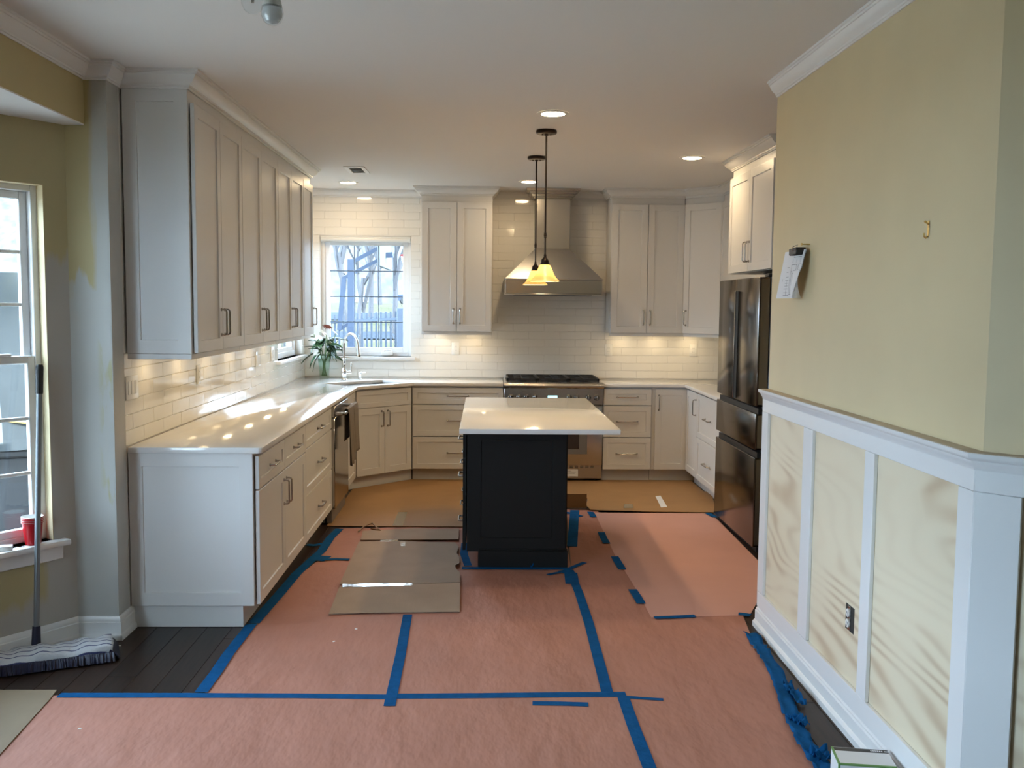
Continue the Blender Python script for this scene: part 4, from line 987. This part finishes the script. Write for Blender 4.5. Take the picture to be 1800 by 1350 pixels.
def fpanel(name, px, z0, z1, th=.005, m='card', tilt=0):
    pts = [tuple((fl(*p)-fo).xy) for p in px]; bm = prism(B(), pts, 0, th)
    ys = [p[1] for p in pts]; ya, yb = min(ys), max(ys)
    for v in bm.verts: v.co.z += z0+(z1-z0)*(v.co.y-ya)/(yb-ya)
    return obj(name, bm, m, fb, smooth=False)
fpanel('box_panel', [(578, 1082), (640, 1080), (808, 1078), (809, 1032), (795, 1033), (660, 1035), (597, 1038)], .006, .022)
fpanel('box_panel', [(597, 1034), (700, 1034), (809, 1030), (808, 1012), (801, 1006), (800, 1000), (807, 996), (808, 985), (803, 978), (806, 966), (800, 958), (740, 957), (690, 955), (631, 957), (612, 1000)], .020, .014)
fpanel('box_panel', [(634, 953), (700, 953), (806, 952), (807, 932), (760, 933), (735, 931), (660, 935), (638, 936)], .013, .007)
fpanel('clear_tape', [(602, 1040), (725, 1037), (725, 1033), (602, 1034)], .0255, .0262, .0006, 'cleartape')
fpanel('clear_tape', [(704, 966), (712, 966), (713, 957), (703, 957)], .0205, .0200, .0006, 'cleartape')
fpanel('clear_tape', [(668, 957), (700, 957), (700, 953), (668, 954)], .0192, .0190, .0006, 'cleartape')
t = obj('paper_curl', tube(B(), [fl(630, 938)+Vector((0, 0, .014)), fl(640, 930)+Vector((0, 0, .02)), fl(655, 927)+Vector((0, 0, .03)), fl(668, 936)+Vector((0, 0, .016)), fl(652, 934)+Vector((0, 0, .02))], .006, 6), 'card')
tag(t, 'torn twist of cardboard beside flattened box', 'scrap')
for i, p in enumerate(((626, 1107), (587, 1129), (211, 1135), (140, 1283))):
    tag(obj('paint_chip', bx(B(), -.006, .006, -.004, .004, 0, .002), 'white', loc=(*fl(*p).xy, .0036 if i != 2 else 0), rot=(0, 0, i*1.1)), ['tiny white chip on paper left of tape seam', 'tiny white chip on paper nearer the tape edge', 'tiny white chip on dark boards by mop', 'tiny white chip on foreground paper'][i], 'debris')

# ------------------------------------------------------------------ mop
t = thing('dust_mop', 'wide dust mop with striped white cloth leaning at window', 'mop', (-.255, -5.15, 0))
ang = math.atan2(.20, .46)
def mp(u, v, z): return Vector((u*math.cos(ang)-v*math.sin(ang), u*math.sin(ang)+v*math.cos(ang), z))
ML0, ML1 = -.55, .315
bm = B(); n = 60; nv = 12; rows = []
for i in range(n+1):
    u = ML0+(ML1-ML0)*i/n; row = []
    for j in range(nv+1):
        s = j/nv; v = -.105+.19*s; z = .052+.030*math.sin(PI*min(1, s*1.05))+.006*math.sin(u*30+s*3)+.004*math.sin(u*71)
        if i > n-5: z += (i-(n-5))*.003*(s > .5) 
        if j == 0: z = .030
        row.append(bm.verts.new(mp(u+.01*math.sin(s*5), v+.004*math.sin(u*22), z)))
    rows.append(row)
for a, b in zip(rows, rows[1:]):
    for k in range(nv): bm.faces.new((a[k], a[k+1], b[k+1], b[k]))
mc = obj('cloth', bm, 'white', t); mc.modifiers.new('s', 'SOLIDIFY').thickness = .006
def stripe_mat():
    m = mat('striped_mop_cloth', (.62, .65, .70), .95, bump=.5, bscale=150); nt = m.node_tree; b = nt.nodes['Principled BSDF']
    tc = nt.nodes.new('ShaderNodeTexCoord'); mpn = nt.nodes.new('ShaderNodeMapping'); mpn.inputs['Rotation'].default_value = (0, 0, -ang); nt.links.new(tc.outputs['Object'], mpn.inputs[0])
    sp = nt.nodes.new('ShaderNodeSeparateXYZ'); nt.links.new(mpn.outputs[0], sp.inputs[0])
    s = nmath(nt, 'SINE', nmath(nt, 'MULTIPLY', sp.outputs['Y'], 2*PI/.027)); f = nmath(nt, 'MULTIPLY', nmath(nt, 'SUBTRACT', s, .80), 8, True)
    mx = nt.nodes.new('ShaderNodeMix'); mx.data_type = 'RGBA'; mx.inputs[6].default_value = (.62, .65, .70, 1); mx.inputs[7].default_value = (.05, .06, .17, 1)
    nt.links.new(f, mx.inputs[0]); nt.links.new(mx.outputs[2], b.inputs['Base Color']); return m
mc.data.materials.clear(); mc.data.materials.append(stripe_mat())
bm = B(); rnd = random.Random(5)
for i in range(150):                                          # the navy fringe hangs below the cloth all round
    u = ML0+(ML1-ML0)*i/149
    for v0, v1 in ((-.100, -.135), (.085, .105)):
        a = mp(u+rnd.uniform(-.004, .004), v0, .036); b = mp(u+rnd.uniform(-.008, .008), v1+rnd.uniform(-.006, .006), .006)
        tube(bm, [a, (a+b)/2+Vector((0, 0, .010)), b], .0065, 5)
for k in range(20):
    v = -.10+.2*k/19
    for u0, s in ((ML1, 1), (ML0, -1)): tube(bm, [mp(u0-s*.01, v, .045), mp(u0+s*.015, v, .03), mp(u0+s*.03, v, .007)], .0065, 5)
tag(obj('fringe', bm, 'navy', t), kind='stuff')
obj('core', bx(B(), ML0+.02, ML1-.02, -.08, .07, .008, .050, .008), 'navy', t, rot=(0, 0, ang))
top = Vector((-.268, -4.990, 1.335)) - Vector((-.255, -5.15, 0)); bot = Vector((.0, .012, .075)); dr = (top-bot)
obj('socket', tube(B(), [bot, bot+dr*.07], [.02, .017], 14), 'navy', t)
obj('pole', tube(B(), [bot+dr*.06, bot+dr*.90], .0125, 14), 'pole', t)
obj('grip', tube(B(), [bot+dr*.895, bot+dr*.90, bot+dr*.99, top], [.0145, .0160, .0165, .013], 14), 'black', t)

# ------------------------------------------------------------------ on the bay sill
def bay(s, y, z):                                              # s metres from the inside corner along the bay wall, y outward
    rz = R(54); return Vector((B0.x + math.cos(rz)*(-s) - math.sin(rz)*y, B0.y + math.sin(rz)*(-s)+math.cos(rz)*y, z))
for k in range(4):
    o = obj('plastic_cup', lathe(B(), [(.001, .002), (.030, .002), (.030, 0), (.033, .003), (.044, .098), (.047, .100), (.048, .106), (.0455, .1065), (.0435, .100), (.031, .006), (.001, .005)], 32, cap=False), 'red', loc=bay(.213, -.004, .5102+k*.0082))
    tag(o, ['bottom red plastic cup of the stack on sill', 'second red plastic cup from bottom of stack', 'third red plastic cup from bottom of stack', 'top red plastic cup of the stack on sill'][k], 'cup', 'stacked red cups')
    o.data.materials.append(M['white'])
    for p in o.data.polygons:
        c_ = p.center; r_ = math.hypot(c_.x, c_.y)
        if (r_ < .046 and p.normal.x*c_.x+p.normal.y*c_.y < 0) or c_.z > .1035: p.material_index = 1
t = thing('wall_charger', 'white charger block on the bay window sill', 'charger', bay(.345, -.012, .510), R(20))
obj('block', bx(B(), -.04, .03, -.02, .02, 0, .022, .004, 2), 'white', t)
obj('cable', tube(B(), [(.03, 0, .01), (.05, .004, .012), (.06, .02, .006), (.05, .03, .004), (.075, .02, .005)], .0022, 6), 'black', t)

# ------------------------------------------------------------------ box at lower right
def product_box(label, loc, rz, w_, d_, h_):
    t = thing('product_box', label, 'box', loc, rz)
    obj('carton', bx(B(), 0, w_, 0, d_, 0, h_, .0015), 'paper', t)
    bm = B()
    for q in ((-.0004, w_+.0004, -.0004, .006, h_-.0058, h_+.0004), (-.0004, .006, .0062, d_+.0004, h_-.0058, h_+.0004), (-.0004, .006, -.0004, .006, 0, h_-.006)): bx(bm, *q)
    obj('green_edge', bm, 'green', t, smooth=False)
    obj('black_band', bx(B(), .0062, w_-.001, d_-.028, d_-.004, h_-.0002, h_+.0005), 'black', t, smooth=False)
    bm = B()
    for k in range(6): bx(bm, w_*.68+k*.007, w_*.68+.0045+k*.007, d_-.020, d_-.012, h_+.0004, h_+.0009)
    bx(bm, w_*.68+.045, w_*.68+.06, d_-.020, d_-.014, h_+.0004, h_+.0009)
    obj('print', bm, 'paper', t, smooth=False)
product_box('white and green carton on floor by wainscot', (2.935, -6.375, 0), R(-9), .185, .125, .12)
product_box('smaller white and green carton in front of larger one', (2.942, -6.50, 0), R(-9), .20, .105, .112)

# ------------------------------------------------------------------ outside
KN = [(-40, -.6), (2, -.6), (4.5, -.25), (8, .2), (15, .62), (25, .98), (40, 1.3), (60, 1.6), (140, 2.0)]
def gz(y):
    for (a, za), (b, zb) in zip(KN, KN[1:]):
        if a <= y <= b: return za+(zb-za)*(y-a)/(b-a)
    return KN[-1][1]
bm = B(); rows = [[bm.verts.new((x, y, z)) for x in (-60, -20, 20, 60)] for y, z in KN]
for a, b in zip(rows, rows[1:]):
    for k in range(3): bm.faces.new((a[k], a[k+1], b[k+1], b[k]))
tag(obj('ground', bm, 'grassm', smooth=False), 'sunlit winter lawn rising behind the house', 'lawn', kind='structure')
tag(obj('skyshade_left', bx(B(), -.95, -.16, -4.70, .95, 2.56, 2.66), 'trim', smooth=False), 'white eave added to cut sky light at left kitchen window', 'skyshade', kind='structure')  # added out of view to block high sky light at this window
tag(obj('skyshade_back', bx(B(), -.16, 5.0, .16, .95, 2.56, 2.66), 'trim', smooth=False), 'white eave added to cut sky light at sink window', 'skyshade', kind='structure')  # unseen slab added to keep high sky light off the sink corner
tag(obj('skyshade_bay', bx(B(), -3.0, -.95, -9.6, -5.95, 2.52, 2.62), 'trim', smooth=False), 'white porch roof added outside bay to cut high sky light', 'porch roof', kind='structure')  # unseen roof added to dim the floor near the bay window
tag(obj('reflector', bx(B(), -13, -.95, -16, -1.2, -.66, -.585), mat('pale_reflector_concrete', (.38, .355, .315), .9, noise=.05, nscale=1.5), smooth=False), 'pale concrete patio added outside the bay to light the ceiling', 'reflector', kind='structure')  # pale slab added to bounce daylight up to ceiling and upper walls
bm = B(); rnd = random.Random(2); rows = []
for j in range(7):
    rows.append([bm.verts.new((-60+i*3, 96+j*3+rnd.uniform(-1, 1), 1.6+[0, 3, 6, 9, 11.5, 13.5, 14.5][j]+rnd.uniform(-.6, .6))) for i in range(31)])
for a, b in zip(rows, rows[1:]):
    for k in range(30): bm.faces.new((a[k], a[k+1], b[k+1], b[k]))
tag(obj('hillside', bm, mat('bare_woods', (.052, .057, .064), 1, spec=0, col2=(.094, .092, .094), nscale=.9)), 'hazy wooded hillside far behind the street', 'hill', kind='structure')
for nm, lb, ya, yb in (('street', 'blue-grey street crossing the lawn', 27, 36), ('driveway', 'grey driveway nearer the fence', 16.5, 19.5)):
    bm = B(); ys = [ya+(yb-ya)*k/6 for k in range(7)]; rows = [[bm.verts.new((x, y+(x+3)*.06, gz(y+(x+3)*.06)+.03)) for x in (-12, -6, 0, 6)] for y in ys]
    for a, b in zip(rows, rows[1:]):
        for k in range(3): bm.faces.new((a[k], a[k+1], b[k+1], b[k]))
    tag(obj(nm, bm, 'asphalt', smooth=False), lb, 'road', kind='structure')
t = thing('basketball_hoop', 'blue-grey basketball hoop stand outside sink window', 'basketball hoop', (-.12, 4.0, -.32))
def ob(px, py): d = FW+RT*(px-900)/F-UP*(py-675)/F; p = CAM+d*((4.0-CAM.y)/d.y); return p-Vector((-.12, 4.0, -.32))
def bar(name, a, b, r, par=None): return obj(name, tube(B(), [a, b], r, 4), 'hoop', par or t)
obj('base', bx(B(), -.45, .35, -.4, .4, .0, .18, .04, 2), 'hoop', t)
bar('post', Vector((.02, 0, .1)), ob(617, 456), .062)
bar('upper_arm', ob(615, 463), ob(669, 434), .036); bar('lower_arm', ob(602, 490), ob(669, 455), .032)
bar('brace', ob(605, 490), ob(597, 580), .045); bar('brace', ob(596, 580), ob(616, 566), .03); bar('board_mount', ob(668, 425), ob(669, 460), .045)
bb = obj('backboard', bx(B(), -.02, .02, -.75, .75, -.25, .85, .01), 'siding', t, ob(676, 440))
rm = obj('rim', tube(B(), [ob(691, 449)+Vector((.11+.225-.225*math.cos(a), .225*math.sin(a), 0)) for a in [k*2*PI/20 for k in range(21)]], .012, 6, False), 'red', t)
bar('rim_bracket', ob(672, 449), ob(691, 448), .05)
bm = B(); rc = ob(691, 449)+Vector((.335, 0, 0))
for k in range(10):
    a = 2*PI*k/10
    for s in (-1, 1): tube(bm, [rc+Vector((.225*math.cos(a), .225*math.sin(a), 0)), rc+Vector((.12*math.cos(a+s*.63), .12*math.sin(a+s*.63), -.4))], .008, 4)
obj('net', bm, 'paper', t)
# fence
t = thing('picket_fence', 'low garden fence beyond the sink window', 'fence', (0, 7.5, .02))
def fence_run(a, b, n):
    a, b = Vector(a), Vector(b)
    for z in (.55, 1.12): obj('rail', tube(B(), [a+Vector((0, 0, z)), b+Vector((0, 0, z))], .03, 4), 'fence', t)
    me = mesh('picket', tube(B(), [(0, 0, .1), (0, 0, 1.25)], .022, 4))
    me.materials.append(M['fence'])
    for k in range(n): obj('picket', me, None, t, a+(b-a)*(k/(n-1)))
fence_run((-2.6, 1.6, .05), (.35, -.8, .25), 34); fence_run((.35, -.8, .2), (1.0, .3, .2), 9)
for x, y in ((.35, -.8), (1.0, .3), (-1.2, .45)): obj('post', bx(B(), x-.06, x+.06, y-.06, y+.06, 0, 1.55, .01), 'fence', t)
# trees
def tree(label, x, y, h, seed, m='bark', lean=0, dens=7):
    rnd = random.Random(seed); bm = B()
    def grow(p, d, L, r, lv):
        q = p+d*L; mid = p+d*L*.5+Vector((rnd.uniform(-.06, .06), rnd.uniform(-.06, .06), 0))*L
        tube(bm, [p, mid, q], [r, r*.85, r*.68], 6 if lv < 2 else 4, False)
        if lv >= dens or r < .0035: return
        for k in range(3 if lv else 4):
            nd = (d+Vector((rnd.uniform(-1, 1), rnd.uniform(-1, 1), rnd.uniform(-.15, .75)))*.75).normalized()
            grow(p+d*L*rnd.uniform(.55, 1), nd, L*rnd.uniform(.58, .82), r*rnd.uniform(.52, .70), lv+1)
    grow(Vector((0, 0, 0)), Vector((lean, 0, 1)).normalized(), h*.30, h*.0115, 0)
    o = obj('bare_tree', bm, m, loc=(x, y, gz(y)-.05)); return tag(o, label, 'tree', 'bare trees outside')
tree('leaning bare tree in middle of sink window view', -1.9, 17, 8, 3, lean=-.12)
tree('bare tree on lawn right of the sink window', 5.5, 24, 9, 41, dens=6); tree('bare tree on lawn far right of the house', 10, 40, 12, 43, dens=6); tree('bare tree across street far right', 17, 62, 14, 45, dens=6)
tree('bare tree at left of sink window view', -3.6, 20, 9, 5)
tree('young bare tree just behind the hoop post', -1.0, 12.5, 6, 31, dens=6); tree('bare tree right of the leaning tree', -.9, 19, 8, 33); tree('bare tree left of the leaning tree', -2.9, 30, 10, 35)
tree('bare tree behind the basketball backboard', -.6, 26, 10, 8)
tree('bare tree far behind street, left', -12, 46, 14, 12); tree('bare tree far behind street, right', -1.5, 44, 13, 14); tree('bare tree beyond the street, centre', -6, 62, 16, 16)
for i, (x, y, s) in enumerate(((-3.3, 10.5, .9), (.9, 9.5, 1.0))):
    rnd = random.Random(20+i); bm = B()
    for k in range(420):
        a = rnd.uniform(0, 2*PI); r = rnd.uniform(0, .8)*s; p = Vector((r*math.cos(a), r*math.sin(a), 0)); d = Vector((rnd.uniform(-.4, .4), rnd.uniform(-.4, .4), 1)).normalized()
        tube(bm, [p, p+d*rnd.uniform(.6, 1.5)*s], [.012, .004], 3, False)
    tag(obj('dry_shrub', bm, 'hedge', loc=(x, y, gz(y)-.02)), ['dry twiggy shrub at left behind the fence', 'dry twiggy shrub at right behind the fence'][i], 'shrub')
t = thing('parked_car', 'dark parked car beyond lawn seen through sink window', 'car', (-4.3, 78, gz(78)), R(8))
bm = B(); prof = [(-2.1, .3), (-2.1, .75), (-1.3, .9), (-.8, 1.4), (.9, 1.45), (1.6, .95), (2.1, .85), (2.15, .3)]
sv = [[bm.verts.new((x, y, z)) for x, z in prof] for y in (-.85, .85)]
for k in range(8): bm.faces.new((sv[0][k], sv[0][(k+1) % 8], sv[1][(k+1) % 8], sv[1][k]))
bm.faces.new(sv[0]); bm.faces.new(sv[1][::-1]); obj('car_body', bm, 'hoop', t, smooth=False)
for x in (-1.3, 1.35):
    for y in (-.8, .8): obj('wheel', lathe(B(), [(.32, -.1), (.32, .1)], 18, (x, y, .32), 'y'), 'black', t)
for y in (-.855, .855): obj('side_window', prism(B(), [(-1.1, .95), (1.3, .95), (.8, 1.36), (-.72, 1.34)], -.003, .003), 'blackglass', t, (0, y, 0), (R(90), 0, 0))
# stored things outside the bay window
t = thing('storage_crate', 'dark crate with white labels outside the bay window', 'crate', (-2.45, -3.0, -.585), R(18))
obj('crate_body', bx(B(), -.5, 1.35, 0, 1.0, 0, 1.12, .02, 2), 'crate', t)
obj('crate_lid', bx(B(), -.53, 1.38, -.03, 1.03, 1.1205, 1.18, .015), 'crate', t)
obj('paper_label', bx(B(), .55, .80, -.004, -.0005, .62, .88), 'paper', t); obj('paper_label', bx(B(), .5, .82, -.004, -.0005, .95, 1.03), 'paper', t)
rnd = random.Random(9); bm = B(); n = 34; rows = []
for j in range(n+1):
    v = j/n; row = []
    for i in range(n+1):
        u = i/n; a = u*2*PI; z = .52+1.38*v if v < .9 else .52+1.38*.9+.08*math.sin((v-.9)*5*PI)
        r = (.62-.25*v)*(1+.05*math.sin(a*9+v*4)+.04*math.sin(a*17-v*9)) * (1 if v < .9 else 1-(v-.9)*9.9)
        row.append(bm.verts.new((1.5*r*math.cos(a), r*math.sin(a), z)))
    rows.append(row)
for a, b in zip(rows, rows[1:]):
    for k in range(n): bm.faces.new((a[k], a[k+1], b[k+1], b[k]))
bmesh.ops.remove_doubles(bm, verts=bm.verts, dist=.0005)
t = thing('plastic_covered_furniture', 'pile under clear plastic sheet outside bay window', 'covered pile', (-1.95, -2.35, .085), R(18))
obj('plastic_cover', bm, 'plastic', t)
obj('yellow_strap', tube(B(), [(-.95, -.3, .95), (0, -.66, .78), (.85, -.42, .62)], .012, 6), 'brass', t)
tag(obj('house_wall', bx(B(), -14, -13.6, -8, 10, -.6, 4.2), 'siding', smooth=False), 'pale siding of neighbouring house', 'house', kind='structure')
